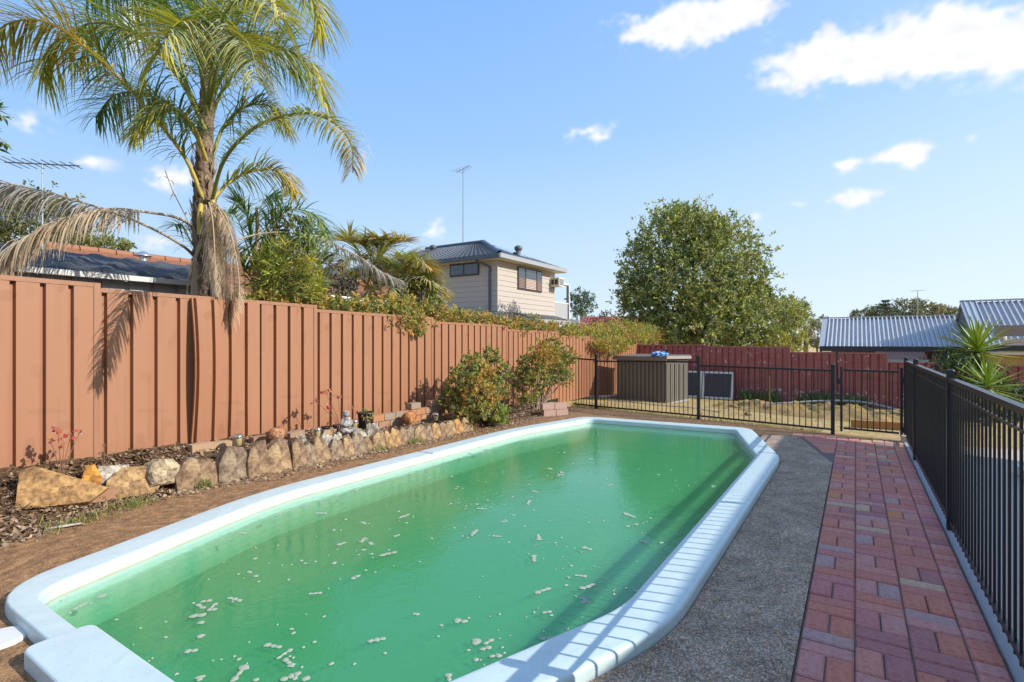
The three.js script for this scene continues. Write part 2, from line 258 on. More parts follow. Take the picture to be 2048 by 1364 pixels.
function roundPoly(vs, rad, arc = 6, div = 6) {
  const n = vs.length, out = [];
  const cut = vs.map((p, i) => { const a = vs[(i + n - 1) % n], b = vs[(i + 1) % n], u = [a[0] - p[0], a[1] - p[1]], v = [b[0] - p[0], b[1] - p[1]], lu = Math.hypot(...u), lv = Math.hypot(...v), t = Math.min(rad[i], lu * 0.45, lv * 0.45); return [[p[0] + u[0] / lu * t, p[1] + u[1] / lu * t], p, [p[0] + v[0] / lv * t, p[1] + v[1] / lv * t]]; });
  cut.forEach(([s, c, e], i) => {
    for (let k = 0; k <= arc; k++) { const t = k / arc; out.push([(1 - t) ** 2 * s[0] + 2 * t * (1 - t) * c[0] + t * t * e[0], (1 - t) ** 2 * s[1] + 2 * t * (1 - t) * c[1] + t * t * e[1]]); }
    const nx = cut[(i + 1) % n][0]; for (let k = 1; k < div; k++) out.push([lerp(e[0], nx[0], k / div), lerp(e[1], nx[1], k / div)]);
  });
  return out;
}
const RAD = [0.06, 0.2, 0.2, 0.2, 0.4, 0.4, 0.15, 0.08];
const ring = (d) => roundPoly(offsetPoly(POOL, d), RAD.map((r) => Math.max(0.05, r + d * 0.6)));
function loft(prof) { // prof: [outward offset, height] rings joined into one smooth skin
  const P = [], I = []; let n = 0; prof.forEach(([d, y]) => { const q = ring(d); n = q.length; q.forEach((p) => P.push(p[0], y, p[1])); });
  for (let k = 0; k < prof.length - 1; k++) for (let i = 0; i < n; i++) { const a = k * n + i, b = k * n + (i + 1) % n; I.push(a, a + n, b, b, a + n, b + n); }
  const g = new THREE.BufferGeometry(); g.setAttribute('position', new THREE.Float32BufferAttribute(P, 3)); g.setIndex(I); g.computeVertexNormals(); g.setAttribute('uv', new THREE.Float32BufferAttribute(P.reduce((q, v, i) => { if (i % 3 === 0) q.push(v + P[i + 1] * 2); if (i % 3 === 2) q.push(v); return q; }, []), 2)); return g;
}
const flat = (pts, y, holes = []) => { const s = new THREE.Shape(pts.map((p) => new THREE.Vector2(p[0], -p[1]))); holes.forEach((h) => s.holes.push(new THREE.Path(h.map((p) => new THREE.Vector2(p[0], -p[1]))))); const g = new THREE.ShapeGeometry(s); g.rotateX(-Math.PI / 2); g.translate(0, y, 0); const p = g.attributes.position, uv = g.attributes.uv; for (let i = 0; i < p.count; i++) uv.setXY(i, p.getX(i), p.getZ(i)); return g; };
function slab(pts, y0, y1, holes = []) { // a flat slab with real edges
  const top = flat(pts, y1, holes), gb = [top.toNonIndexed()];
  for (const loop of [pts, ...holes]) { const q = new GB(); for (let i = 0; i < loop.length; i++) { const a = loop[i], b = loop[(i + 1) % loop.length]; q.quad([a[0], y0, a[1]], [b[0], y0, b[1]], [b[0], y1, b[1]], [a[0], y1, a[1]]); } gb.push(q.geo()); }
  return mergeGeometries(gb);
}
{
  const pool = thing('swimming_pool', 'moulded pale aqua in-ground pool with chamfered corners, full of murky green water', 'pool');
  part('coping', loft([[0, -0.12], [0, 0.045], [0.003, 0.058], [0.009, 0.066], [0.02, 0.07], [0.04, 0.0712], [0.15, 0.073], [0.248, 0.0712], [0.266, 0.067], [0.276, 0.057], [0.28, 0.042], [0.28, -0.06]]), M.pool, pool);
  const q = ring(0).reverse(), g = new GB(); q.forEach((a, i) => { const b = q[(i + 1) % q.length]; g.quad([a[0], -1.3, a[1]], [b[0], -1.3, b[1]], [b[0], -0.115, b[1]], [a[0], -0.115, a[1]]); });
  const shell = part('shell', mergeGeometries([g.geo(), flat(ring(0), -1.3).toNonIndexed()]), M.pool, pool);
  part('waterline_grime', loft([[-0.0022, -0.02], [-0.0022, -0.012], [-0.0022, -0.003]]), std([0.44, 0.43, 0.33], 0.8, { map: tGel }), pool);
  // wide moulded lid of the skimmer box at the near end
  const lidS = new THREE.Shape(); const x0 = -3.3, x1 = -1.95, z0 = 0.85, z1 = 1.105, rr = 0.05; lidS.moveTo(x0 + rr, z0); lidS.lineTo(x1 - rr, z0); lidS.quadraticCurveTo(x1, z0, x1, z0 + rr); lidS.lineTo(x1, z1 - rr); lidS.quadraticCurveTo(x1, z1, x1 - rr, z1); lidS.lineTo(x0 + rr, z1); lidS.quadraticCurveTo(x0, z1, x0, z1 - rr); lidS.lineTo(x0, z0 + rr); lidS.quadraticCurveTo(x0, z0, x0 + rr, z0);
  const lid = new THREE.ExtrudeGeometry(lidS, { depth: 0.09, bevelEnabled: true, bevelSize: 0.014, bevelThickness: 0.014, bevelSegments: 3, curveSegments: 6 }); lid.rotateX(-Math.PI / 2); lid.translate(0, -0.026, 0);
  part('skimmer_lid', lid, M.pool, pool);
  // joints between the moulded coping lengths
  for (const [x, z, t] of [[-0.97, -7.62, 0.12], [-4.72, -5.2, 0]]) part('joint', new GB().box(0.25, 0.004, 0.012, 0, 0, 0).geo(), std([0.09, 0.1, 0.1], 0.9), pool).position.set(x, 0.0725, z), pool.children.at(-1).rotation.y = t;
}
{ // the water: a clear rippled skin over suspended green algae, so sun and shadow sink into it
  const w = new THREE.Group(); w.name = numbered('pool_water'); w.userData.kind = 'structure'; w.userData.label = 'murky green pool water'; scene.add(w);
  const skin = flat(ring(0.004), -0.012), surf = part('water_surface', skin, phys([1, 1, 1], 0.03, { transmission: 1, thickness: 0, ior: 1.38, bumpMap: tRipple, bumpScale: 0.0022 }), w);
  const tint = phys([0.885, 0.97, 0.932], 0, { transmission: 1, thickness: 0, specularIntensity: 0 });   // clear green water takes out red and blue with depth
  for (const y of [-0.03, -0.075, -0.125, -0.18, -0.24, -0.3]) part('water_layer', flat(ring(-0.004), y), tint, w);
  const algae = (c, k) => phys(c, 1, { transparent: true, opacity: k, depthWrite: false, specularIntensity: 0 });
  for (const [y, k] of [[-0.018, 0.15], [-0.045, 0.15], [-0.085, 0.13], [-0.14, 0.12], [-0.2, 0.12], [-0.26, 0.14]]) part('algae_layer', flat(ring(-0.004), y), algae([0.17, 0.68, 0.29], k), w);
  for (const [y, k] of [[-0.34, 0.24], [-0.41, 0.34], [-0.48, 0.4]]) part('algae_layer', flat(ring(-0.004), y), algae([0.34, 0.84, 0.47], k), w);
  part('algae_layer', flat(ring(-0.004), -0.56), algae([0.34, 0.84, 0.47], 1), w);
}
{ // pale scum floating in scattered curds
  const r = rng(41), P = [], I = [], R = ring(-0.05).map((p) => new THREE.Vector2(p[0], p[1]));
  const inside = (x, z) => { let c = false; for (let i = 0, j = R.length - 1; i < R.length; j = i++) if ((R[i].y > z) !== (R[j].y > z) && x < (R[j].x - R[i].x) * (z - R[i].y) / (R[j].y - R[i].y) + R[i].x) c = !c; return c; };
  let made = 0; for (let tries = 0; tries < 6000 && made < 360; tries++) {
    const z = -1.15 - Math.pow(r(), 1.15) * 5.4, x = -4.5 + r() * 3.4; if (!inside(x, z)) continue;
    const dens = 0.12 + 0.88 * smooth(0.0, 0.3, fbm(x * 1.1 + 3, 0, z * 0.9, 3)); if (r() > dens * (0.3 + 0.7 * smooth(-4.4, -2.4, x))) continue;
    const s = 0.007 + 0.027 * Math.pow(r(), 2.6), blobs = s > 0.02 ? 1 + Math.floor(r() * 3) : 1, ang = r() * 6.28;
    for (let b = 0; b < blobs; b++) {
      const cx = x + Math.cos(ang) * s * 1.3 * b, cz = z + Math.sin(ang) * s * 1.3 * b, st = 0.55 + r() * 0.5, k0 = P.length / 3, n = 10, ph = r() * 9; P.push(cx, -0.004, cz);
      for (let i = 0; i < n; i++) { const a = i / n * 6.2832, q = s * (0.75 + 0.45 * fbm(Math.cos(a) + ph, Math.sin(a), b + made, 2)); const ux = Math.cos(a) * q, uz = Math.sin(a) * q * st; P.push(cx + ux * Math.cos(ang) - uz * Math.sin(ang), -0.0105, cz + ux * Math.sin(ang) + uz * Math.cos(ang)); }
      for (let i = 0; i < n; i++) I.push(k0, k0 + 1 + (i + 1) % n, k0 + 1 + i);
    }
    made++;
  }
  const g = new THREE.BufferGeometry(); g.setAttribute('position', new THREE.Float32BufferAttribute(P, 3)); g.setIndex(I); g.computeVertexNormals();
  tag(part('floating_scum', g, std([0.33, 0.36, 0.27], 0.9)), 'pale curds of scum floating on the green pool water', 'scum', null, 'stuff');
}

// ------------------------------------------------------------------ paved surround
const hole = ring(0.286);
{
  const cut = [[-0.95, -9.35], [-0.5, -9.9]]; // one aggregate in two tones: sunlit brown deck, shaded grey path
  struct('concrete_surround', slab([[-5.9, 2.2], [-6.3, -2.6], [-6.3, -5.0], [-5.95, -7.6], [-5.9, -9.6], [-5.6, -11.25], [0.6, -10.12], [0.6, -9.93], [-0.72, -9.9], [-1.0, -9.2], [-0.7, -7.7], [-0.7, -2.4], [-1.5, -0.2], [-1.5, 2.2]], -0.1, -0.002, [hole]), M.aggSunBrown, 'exposed-aggregate concrete round the pool, coloured in its sunlit brown tone');
  const strip = []; const q = ring(0.29).filter((p) => p[0] > -1.66 && p[1] > -9.1 && p[1] < -0.9).sort((a, b) => a[1] - b[1]);
  struct('aggregate_path', slab([[-0.247, 2.2], [-1.45, 2.2], [-1.45, -0.9], ...q.slice().reverse().filter((p) => p[0] > -1.6), [-1.28, -9.3], [-1.08, -9.62], [-0.76, -9.6], [-0.66, -9.2], [-0.247, -7.75]], -0.1, 0.003), M.aggShadeGrey, 'exposed-aggregate path beside the pool, coloured in its shaded grey tone');
}
{ // brick path: bricks laid one by one in squares and stretchers
  const path = new THREE.Group(); path.name = numbered('brick_path'); path.userData.kind = 'structure'; path.userData.label = 'red and mauve clay brick path along the pool fence'; scene.add(path);
  part('joint_sand', slab([[-0.243, 2.2], [-0.243, -7.76], [-0.655, -9.21], [-0.9, -9.9], [0.6, -9.93], [0.6, 2.2]], -0.09, -0.012), M.sand, path);
  const r = rng(19), geos = new Map();
  const tones = [[0.60, 0.205, 0.135], [0.58, 0.20, 0.15], [0.62, 0.245, 0.18], [0.56, 0.20, 0.18], [0.60, 0.26, 0.22], [0.64, 0.24, 0.10], [0.45, 0.175, 0.16], [0.49, 0.29, 0.26], [0.60, 0.38, 0.24], [0.55, 0.22, 0.155]];
  const mats = tones.map((t) => std(t, 0.85, { map: tBrick, bumpMap: tGrainBump, bumpScale: 0.003 }));
  const weights = [0, 0, 0, 0, 1, 1, 1, 1, 2, 2, 2, 3, 3, 3, 4, 4, 4, 4, 5, 5, 6, 6, 6, 7, 9, 9, 9, 9, 9, 8];
  function geoOf(w, l) { // chamfered brick, worn at the arrises
    const k = w.toFixed(3) + l.toFixed(3); if (geos.has(k)) return geos.get(k);
    const b = 0.008, h = 0.05, a = w / 2, c = l / 2, g = new GB(), lo = [[-a, -c], [a, -c], [a, c], [-a, c]], hi = [[-a + b, -c + b], [a - b, -c + b], [a - b, c - b], [-a + b, c - b]];
    g.quad([hi[0][0], 0, hi[0][1]], [hi[3][0], 0, hi[3][1]], [hi[2][0], 0, hi[2][1]], [hi[1][0], 0, hi[1][1]]);
    for (let i = 0; i < 4; i++) { const j = (i + 1) % 4; g.quad([lo[i][0], -b, lo[i][1]], [hi[i][0], 0, hi[i][1]], [hi[j][0], 0, hi[j][1]], [lo[j][0], -b, lo[j][1]]); g.quad([lo[i][0], -h, lo[i][1]], [lo[i][0], -b, lo[i][1]], [lo[j][0], -b, lo[j][1]], [lo[j][0], -h, lo[j][1]]); }
    const q = g.geo(); geos.set(k, q); return q;
  }
  let count = 0;
  const J = 0.007;
  function lay(x0, x1, z0, z1, mat) { // z0 > z1
    const w = x1 - x0 - J, l = z0 - z1 - J; if (w < 0.03 || l < 0.03) return;
    const m = part('brick', geoOf(w, l), mats[mat ?? pick(weights, r)], path); m.position.set((x0 + x1) / 2, 0.001 + (r() - 0.5) * 0.009, (z0 + z1) / 2); m.rotation.set((r() - 0.5) * 0.018, (r() - 0.5) * 0.016, (r() - 0.5) * 0.02); count++;
  }
  const cols = [[-0.24, -0.005, -2.30], [-0.005, 0.23, -2.47], [0.23, 0.465, -2.39]], E = -9.62;
  cols.forEach(([x0, x1, zs], c) => {
    let z = zs + 0.466; const xm = (x0 + x1) / 2;
    while (z > E) {
      const near = z > -2.6 && c > 0;
      if (near) { lay(x0, x1, z, z - 0.1165); lay(x0, x1, z - 0.1165, z - 0.233); } else { lay(x0, xm, z, z - 0.233); lay(xm, x1, z, z - 0.233); }
      z -= 0.233; if (z - 0.1165 > E - 0.12) lay(x0, x1, z, z - 0.1165); if (z - 0.233 > E - 0.12) lay(x0, x1, z - 0.1165, z - 0.233);
      z -= 0.233;
    }
  });
  for (let z = -1.95; z > E; z -= 0.1165) lay(0.465, 0.598, z, z - 0.1165);   // cut bricks along the kerb
  for (let z = -8.45; z > E; z -= 0.1165) { const x0 = -0.24 - (-z - 7.9) * 0.285; lay(x0, -0.245, z, z - 0.1165); } // the flare behind the pool's corner
  for (let x = -0.88; x < 0.58; x += 0.155) lay(x, x + 0.153, E - 0.03, -9.92, x * 40 % 3 > 1 ? 8 : 2);   // header row at the gate, bricks paled to stand in for sunlight
  // kerb under the fence
  struct('kerb', new GB().span(0.602, 0.668, -0.06, 0.014, -10.02, 2.2).geo(), M.kerb, 'pale concrete kerb under the pool fence');
}
// ground on the far side of the fence
struct('side_paving', slab([[0.675, 2.2], [0.675, -10.0], [5.8, -10.6], [5.8, 2.2]], -0.12, -0.008), std([0.60, 0.47, 0.38], 0.9, { map: tGrain, bumpMap: tGrainBump, bumpScale: 0.003 }), 'sandy pink paving behind the pool fence');

// ------------------------------------------------------------------ raised garden bed on the left
const xFence = (z) => -6.53 + 0.032 * z;
const xWall = (z) => { const a = -z; return a < 2.4 ? lerp(-5.1, -5.95, clamp((a + 0.3) / 2.7)) : a < 3.6 ? lerp(-5.95, -5.72, (a - 2.4) / 1.2) : a < 5.6 ? lerp(-5.72, -5.68, (a - 3.6) / 2) : a < 8 ? lerp(-5.68, -5.5, (a - 5.6) / 2.4) : -5.5; };
const bedTop = (z) => { const a = -z; return a < 2.2 ? 0.40 : a < 6 ? lerp(0.40, 0.20, (a - 2.2) / 3.8) : lerp(0.20, 0.03, clamp((a - 6) / 4)); };
const bed = (x, z) => { const t = clamp((x - (xFence(z) - 0.1)) / (xWall(z) - 0.02 - xFence(z) + 0.1)), a = -z; const sl = a < 2.3 ? Math.pow(1 - t, 0.9) : lerp(Math.pow(1 - t, 0.9), 0.55 + 0.45 * (1 - t), smooth(2.2, 2.9, a)); return 0.0 + bedTop(z) * sl + 0.03 * fbm(x * 3, 1, z * 3, 4) * smooth(0, 0.15, 1 - t); };
{
  const P = [], UV = [], I = [], nz = 110, nx = 14;
  for (let j = 0; j <= nz; j++) { const z = 2 - j / nz * 12.6; for (let i = 0; i <= nx; i++) { const x = lerp(xFence(z) - 0.12, xWall(z) - 0.02, i / nx), y = i === nx ? -0.01 : bed(x, z); P.push(x, y, z); UV.push(x, z); } }
  for (let j = 0; j < nz; j++) for (let i = 0; i < nx; i++) { const a = j * (nx + 1) + i, b = a + 1, c = a + nx + 1, d = c + 1; I.push(a, b, c, b, d, c); }
  const g = new THREE.BufferGeometry(); g.setAttribute('position', new THREE.Float32BufferAttribute(P, 3)); g.setAttribute('uv', new THREE.Float32BufferAttribute(UV, 2)); g.setIndex(I); g.computeVertexNormals();
  struct('garden_bed', g, M.soil, 'dry brown garden soil along the fence');
}

// ------------------------------------------------------------------ steel sheet fences
// ribbed sheet from u=0..w (along local x), y=0..h, ribs standing out along +z; bend(u, v) pushes it outward
function ribbed(w, h, pitch, depth, bend, rows = 1) {
  const prof = [], n = Math.max(1, Math.round(w / pitch)), p = w / n;
  for (let i = 0; i < n; i++) prof.push([i * p, depth], [i * p + p * 0.035, depth], [i * p + p * 0.055, 0], [i * p + p * 0.2, 0], [i * p + p * 0.245, depth], [i * p + p * 0.5, depth + 0.002]);
  prof.push([w, depth]);
  const P = [], I = [], UV = [], m = prof.length;
  for (let j = 0; j <= rows; j++) for (const [u, d] of prof) { const v = j / rows; P.push(u, v * h, d + (bend ? bend(u / w, v) : 0)); UV.push(u, v * h); }
  for (let j = 0; j < rows; j++) for (let i = 0; i < m - 1; i++) { const a = j * m + i; I.push(a, a + 1, a + m, a + 1, a + m + 1, a + m); }
  const g = new THREE.BufferGeometry(); g.setAttribute('position', new THREE.Float32BufferAttribute(P, 3)); g.setAttribute('uv', new THREE.Float32BufferAttribute(UV, 2)); g.setIndex(I);
  const f = g.toNonIndexed(); f.computeVertexNormals(); return f;
}
{
  const fence = thing('boundary_fence', 'long stepped tan-brown ribbed steel fence behind the rock edging, left of the pool', 'fence');
  const Z = [0.44, -2.26, -4.96, -7.62, -10.33, -13.04, -15.78, -18.5, -20.05];
  const T = [[2.15, 2.13], [2.08, 2.06], [2.0, 1.98], [1.905, 1.9], [1.805, 1.79], [1.68, 1.67], [1.585, 1.57], [1.43, 1.41]], B = [0.30, 0.2, 0.1, 0.0, -0.05, -0.2, -0.33, -0.48];
  for (let i = 0; i < 8; i++) {
    const a = V(xFence(Z[i]), 0, Z[i]), b = V(xFence(Z[i + 1]), 0, Z[i + 1]), L = a.distanceTo(b), turn = Math.atan2(a.z - b.z, b.x - a.x);
    const ns = i === 7 ? 2 : 3, sw = (L - 0.06) / ns;
    for (let k = 0; k < ns; k++) {
      const top = (t) => lerp(T[i][0], T[i][1], t), hh = top((k + 0.5) / ns) - 0.03 - B[i];
      const bent = i === 1 && k === 1, low = i === 1 && k === 1;
      const g = ribbed(sw + (bent ? 0.02 : i === 1 && k === 0 ? 0.09 : 0), hh, 0.222, 0.05, bent ? (u, v) => 0.012 + 0.11 * Math.pow(1 - u, 2.2) * (0.35 + Math.sin(Math.PI * clamp(1.05 - v)) * 0.9) + 0.03 * smooth(0.35, 0, v) * Math.sin(u * 9) * (1 - u) : null, bent ? 10 : 1);
      // local x runs from the far end to the near one so that ribs stand out towards the yard (+x)
      const m = part('sheet', g, M.fence, fence); m.position.set(lerp(a.x, b.x, (0.03 + k * sw) / L) - 0.03, B[i], lerp(a.z, b.z, (0.03 + k * sw) / L)); m.rotation.y = turn; m.scale.z = 1;
    }
    const rail = (t0, t1, y0, y1, h, w, off) => { const g = new GB(), d = b.clone().sub(a).normalize(), p = a.clone().addScaledVector(d, t0), q = a.clone().addScaledVector(d, L - t1); p.y = y0; q.y = y1; p.x += off; q.x += off; g.beam(p, q, w, h); return g; };
    rail(0.03, 0.03, T[i][0] - 0.022, T[i][1] - 0.022, 0.044, 0.052, 0).mesh('top_rail', M.fenceTrim, fence);
    new GB().span(xFence(Z[i]) - 0.03, xFence(Z[i]) + 0.03, B[i] - 0.1, Math.max(T[i][0], i ? T[i - 1][1] : 0), Z[i] - 0.028, Z[i] + 0.028).mesh('post', M.fenceTrim, fence);
  }
  new GB().span(xFence(-20.05) - 0.03, xFence(-20.05) + 0.03, -0.7, 1.41, -20.08, -20.02).mesh('post', M.fenceTrim, fence);
}
{
  const t = canvasTexture(1024, 1024, (x, w, h) => {
    x.fillStyle = 'rgb(150,82,76)'; x.fillRect(0, 0, w, h); const r = rng(8);
    for (let i = 0; i < 300; i++) { x.fillStyle = `rgba(${r() < .5 ? '92,44,42' : '186,120,112'},${0.05 + r() * 0.1})`; x.fillRect(r() * w, r() * h, 10 + r() * 120, 4 + r() * 60); }
    for (let i = 0; i < 240; i++) { const cx = r() * w, cy = h * (0.05 + 0.75 * r() * r()), n = 1 + Math.floor(r() * 4); for (let k = 0; k < n; k++) { x.fillStyle = `rgba(240,226,228,${0.2 + r() * 0.55})`; x.save(); x.translate(cx + (r() - .5) * 26, cy + (r() - .5) * 50); x.rotate((r() - .5) * 0.5); x.beginPath(); x.ellipse(0, 0, 1 + r() * 2.2, 4 + r() * 20, 0, 0, 7); x.fill(); x.restore(); } }
  });
  t.repeat.set(0.19, 0.5);
  const mat = std([1, 1, 1], 0.6, { map: t }), trim = std([0.36, 0.13, 0.105], 0.55);
  const fence = thing('rear_fence', 'dark maroon ribbed steel fence with white scuffs across the back of the yard', 'fence');
  const X = [-7.12, -4.49, -1.87, 0.8, 3.5, 6.2, 8.9], T = [1.40, 1.345, 1.165, 0.90, 0.86, 0.8], B = [-0.55, -0.62, -0.72, -0.8, -0.85, -0.9];
  for (let i = 0; i < 6; i++) {
    const sw = (X[i + 1] - X[i] - 0.05) / 3; for (let k = 0; k < 3; k++) { const m = part('sheet', ribbed(sw, T[i] - 0.03 - B[i], 0.222, 0.042), mat, fence); m.position.set(X[i] + 0.025 + k * sw, B[i], -20.02); const uv = m.geometry.attributes.uv; for (let q = 0; q < uv.count; q++) uv.setXY(q, uv.getX(q) + X[i] + k * sw + 9, uv.getY(q) + B[i]); }
    new GB().span(X[i] + 0.028, X[i + 1] - 0.028, T[i] - 0.045, T[i], -20.04, -19.96).mesh('top_rail', trim, fence);
    new GB().span(X[i] - 0.026, X[i] + 0.026, B[i] - 0.1, Math.max(T[i], i ? T[i - 1] : 0), -20.045, -19.955).mesh('post', trim, fence);
  }
}

// ------------------------------------------------------------------ black pool fence
const barGeo = (h, w = 0.008) => { const g = new THREE.CylinderGeometry(w, w, h, 7, 1); g.translate(0, h / 2, 0); return g; };
function post(parent, x, z, y0, y1, w = 0.05) { new GB().box(w, y1 - y0, w, x, (y0 + y1) / 2, z).mesh('post', M.black, parent); const c = new THREE.SphereGeometry(w * 0.56, 10, 6, 0, 6.2832, 0, Math.PI / 2); c.scale(1, 0.5, 1); c.translate(x, y1, z); part('post_cap', c, M.black, parent); }
function bay(parent, a, b, ya, yb, o = {}) { // a, b ground ends; top rail heights ya..yb above each end's own base
  const L = a.distanceTo(b), d = b.clone().sub(a).normalize(), at = (t, y) => a.clone().addScaledVector(d, t).setY(lerp(a.y, b.y, t / L) + y), e = 0.03, w = 0.026;
  new GB().beam(at(e, ya - 0.017), at(L - e, yb - 0.017), o.topW ?? 0.034, 0.034).mesh('top_rail', M.black, parent);
  if (o.mid) new GB().beam(at(e, ya - o.mid), at(L - e, yb - o.mid), 0.015, 0.015).mesh('middle_rail', M.black, parent);
  new GB().beam(at(e, 0.085), at(L - e, 0.085), w, 0.03).mesh('bottom_rail', M.black, parent);
  const n = Math.round((L - 2 * e) / (o.pitch ?? 0.098)); const h = ya - 0.03 - (o.down ?? 0.09), g = barGeo(h, o.bar);
  for (let i = 1; i < n; i++) { const m = part('bar', g, M.black, parent), p = at(e + (L - 2 * e) * i / n, o.down ?? 0.09); m.position.copy(p); }
}
{
  const f = thing('pool_fence', 'black tubular pool fence running beside the brick path', 'fence');
  const Zs = [0.5, -2.5, -5.49, -8.47, -10.03];
  for (const z of Zs) post(f, 0.638, z, -0.03, z === -10.03 ? 1.27 : 1.29, 0.052);
  for (let i = 0; i < 4; i++) bay(f, V(0.638, 0, Zs[i]), V(0.638, 0, Zs[i + 1]), 1.235, 1.235, { mid: 0.115, pitch: 0.112, down: 0.035, topW: 0.045, bar: 0.0072 });
}
{
  const g = thing('pool_fence', 'black tubular pool fence in front of the metal shed, across the far end', 'fence');
  const A = V(-5.62, -0.03, -11.27), B = V(-4.94, -0.03, -11.11), D = V(-2.59, -0.02, -10.71), E = V(-0.32, -0.01, -10.19);
  post(g, B.x, B.z, -0.05, 1.22, 0.055); post(g, D.x, D.z, -0.05, 1.245, 0.055); post(g, E.x, E.z, -0.05, 1.14, 0.055);
  const eyeTop = (px, py, z) => 0;
  bay(g, A, B, 1.17, 1.15, { pitch: 0.085 }); bay(g, B, D, 1.12, 1.155, { pitch: 0.092 }); bay(g, D, E, 1.085, 1.07, { pitch: 0.094 });
  const gate = thing('pool_gate', 'black tubular self-closing gate with a tall latch, between the far fence and the brick path', 'gate');
  const G0 = V(-0.2, 0.03, -10.165), G1 = V(0.585, 0.03, -10.06), d = G1.clone().sub(G0).normalize();
  new GB().box(0.034, 1.06, 0.034, G0.x, 0.03 + 0.56, G0.z).mesh('stile', M.black, gate); new GB().box(0.034, 1.06, 0.034, G1.x, 0.03 + 0.56, G1.z).mesh('stile', M.black, gate);
  bay(gate, G0, G1, 1.045, 1.045, { pitch: 0.078, down: 0.09 });
  const la = new GB().box(0.05, 0.1, 0.05, -0.245, 0.88, -10.16); la.cyl(V(-0.262, 0.9, -10.15), V(-0.262, 1.34, -10.15), 0.011); la.box(0.03, 0.04, 0.03, -0.262, 1.35, -10.15); la.mesh('latch', M.black, gate);
  for (const y of [0.17, 0.93]) new GB().box(0.045, 0.09, 0.04, 0.605, y, -10.05).mesh('hinge', M.black, gate);
}

// ------------------------------------------------------------------ rock edging
const stoneMats = [[0.33, 0.22, 0.13], [0.38, 0.26, 0.15], [0.30, 0.20, 0.12], [0.42, 0.265, 0.125], [0.29, 0.215, 0.15], [0.46, 0.265, 0.10]].map((c) => std(c, 0.9, { map: tStone, bumpMap: tStoneBump, bumpScale: 0.014 }));
const mortar = std([0.47, 0.43, 0.37], 0.95, { map: tStone, bumpMap: tStoneBump, bumpScale: 0.02 });
function rock(r, outline, th, rough = 0.02) { // a split slab: outline in local (u, v), thickness along w
  const pts = []; for (const [u, v] of outline) { pts.push(V(u + (r() - .5) * rough, v + (r() - .5) * rough, th * (0.3 + r() * 0.15)), V(u * 0.94 + (r() - .5) * rough, v, -th * 0.5)); }
  let cu = 0, cv = 0; outline.forEach((p) => { cu += p[0] / outline.length; cv += p[1] / outline.length; });
  for (const [u, v] of outline) pts.push(V(lerp(cu, u, 0.78) + (r() - .5) * rough, lerp(cv, v, 0.78) + (r() - .5) * rough, th * (0.44 + r() * 0.14)));
  const g = new GB().add(new ConvexGeometry(pts)); return g.geo();
}
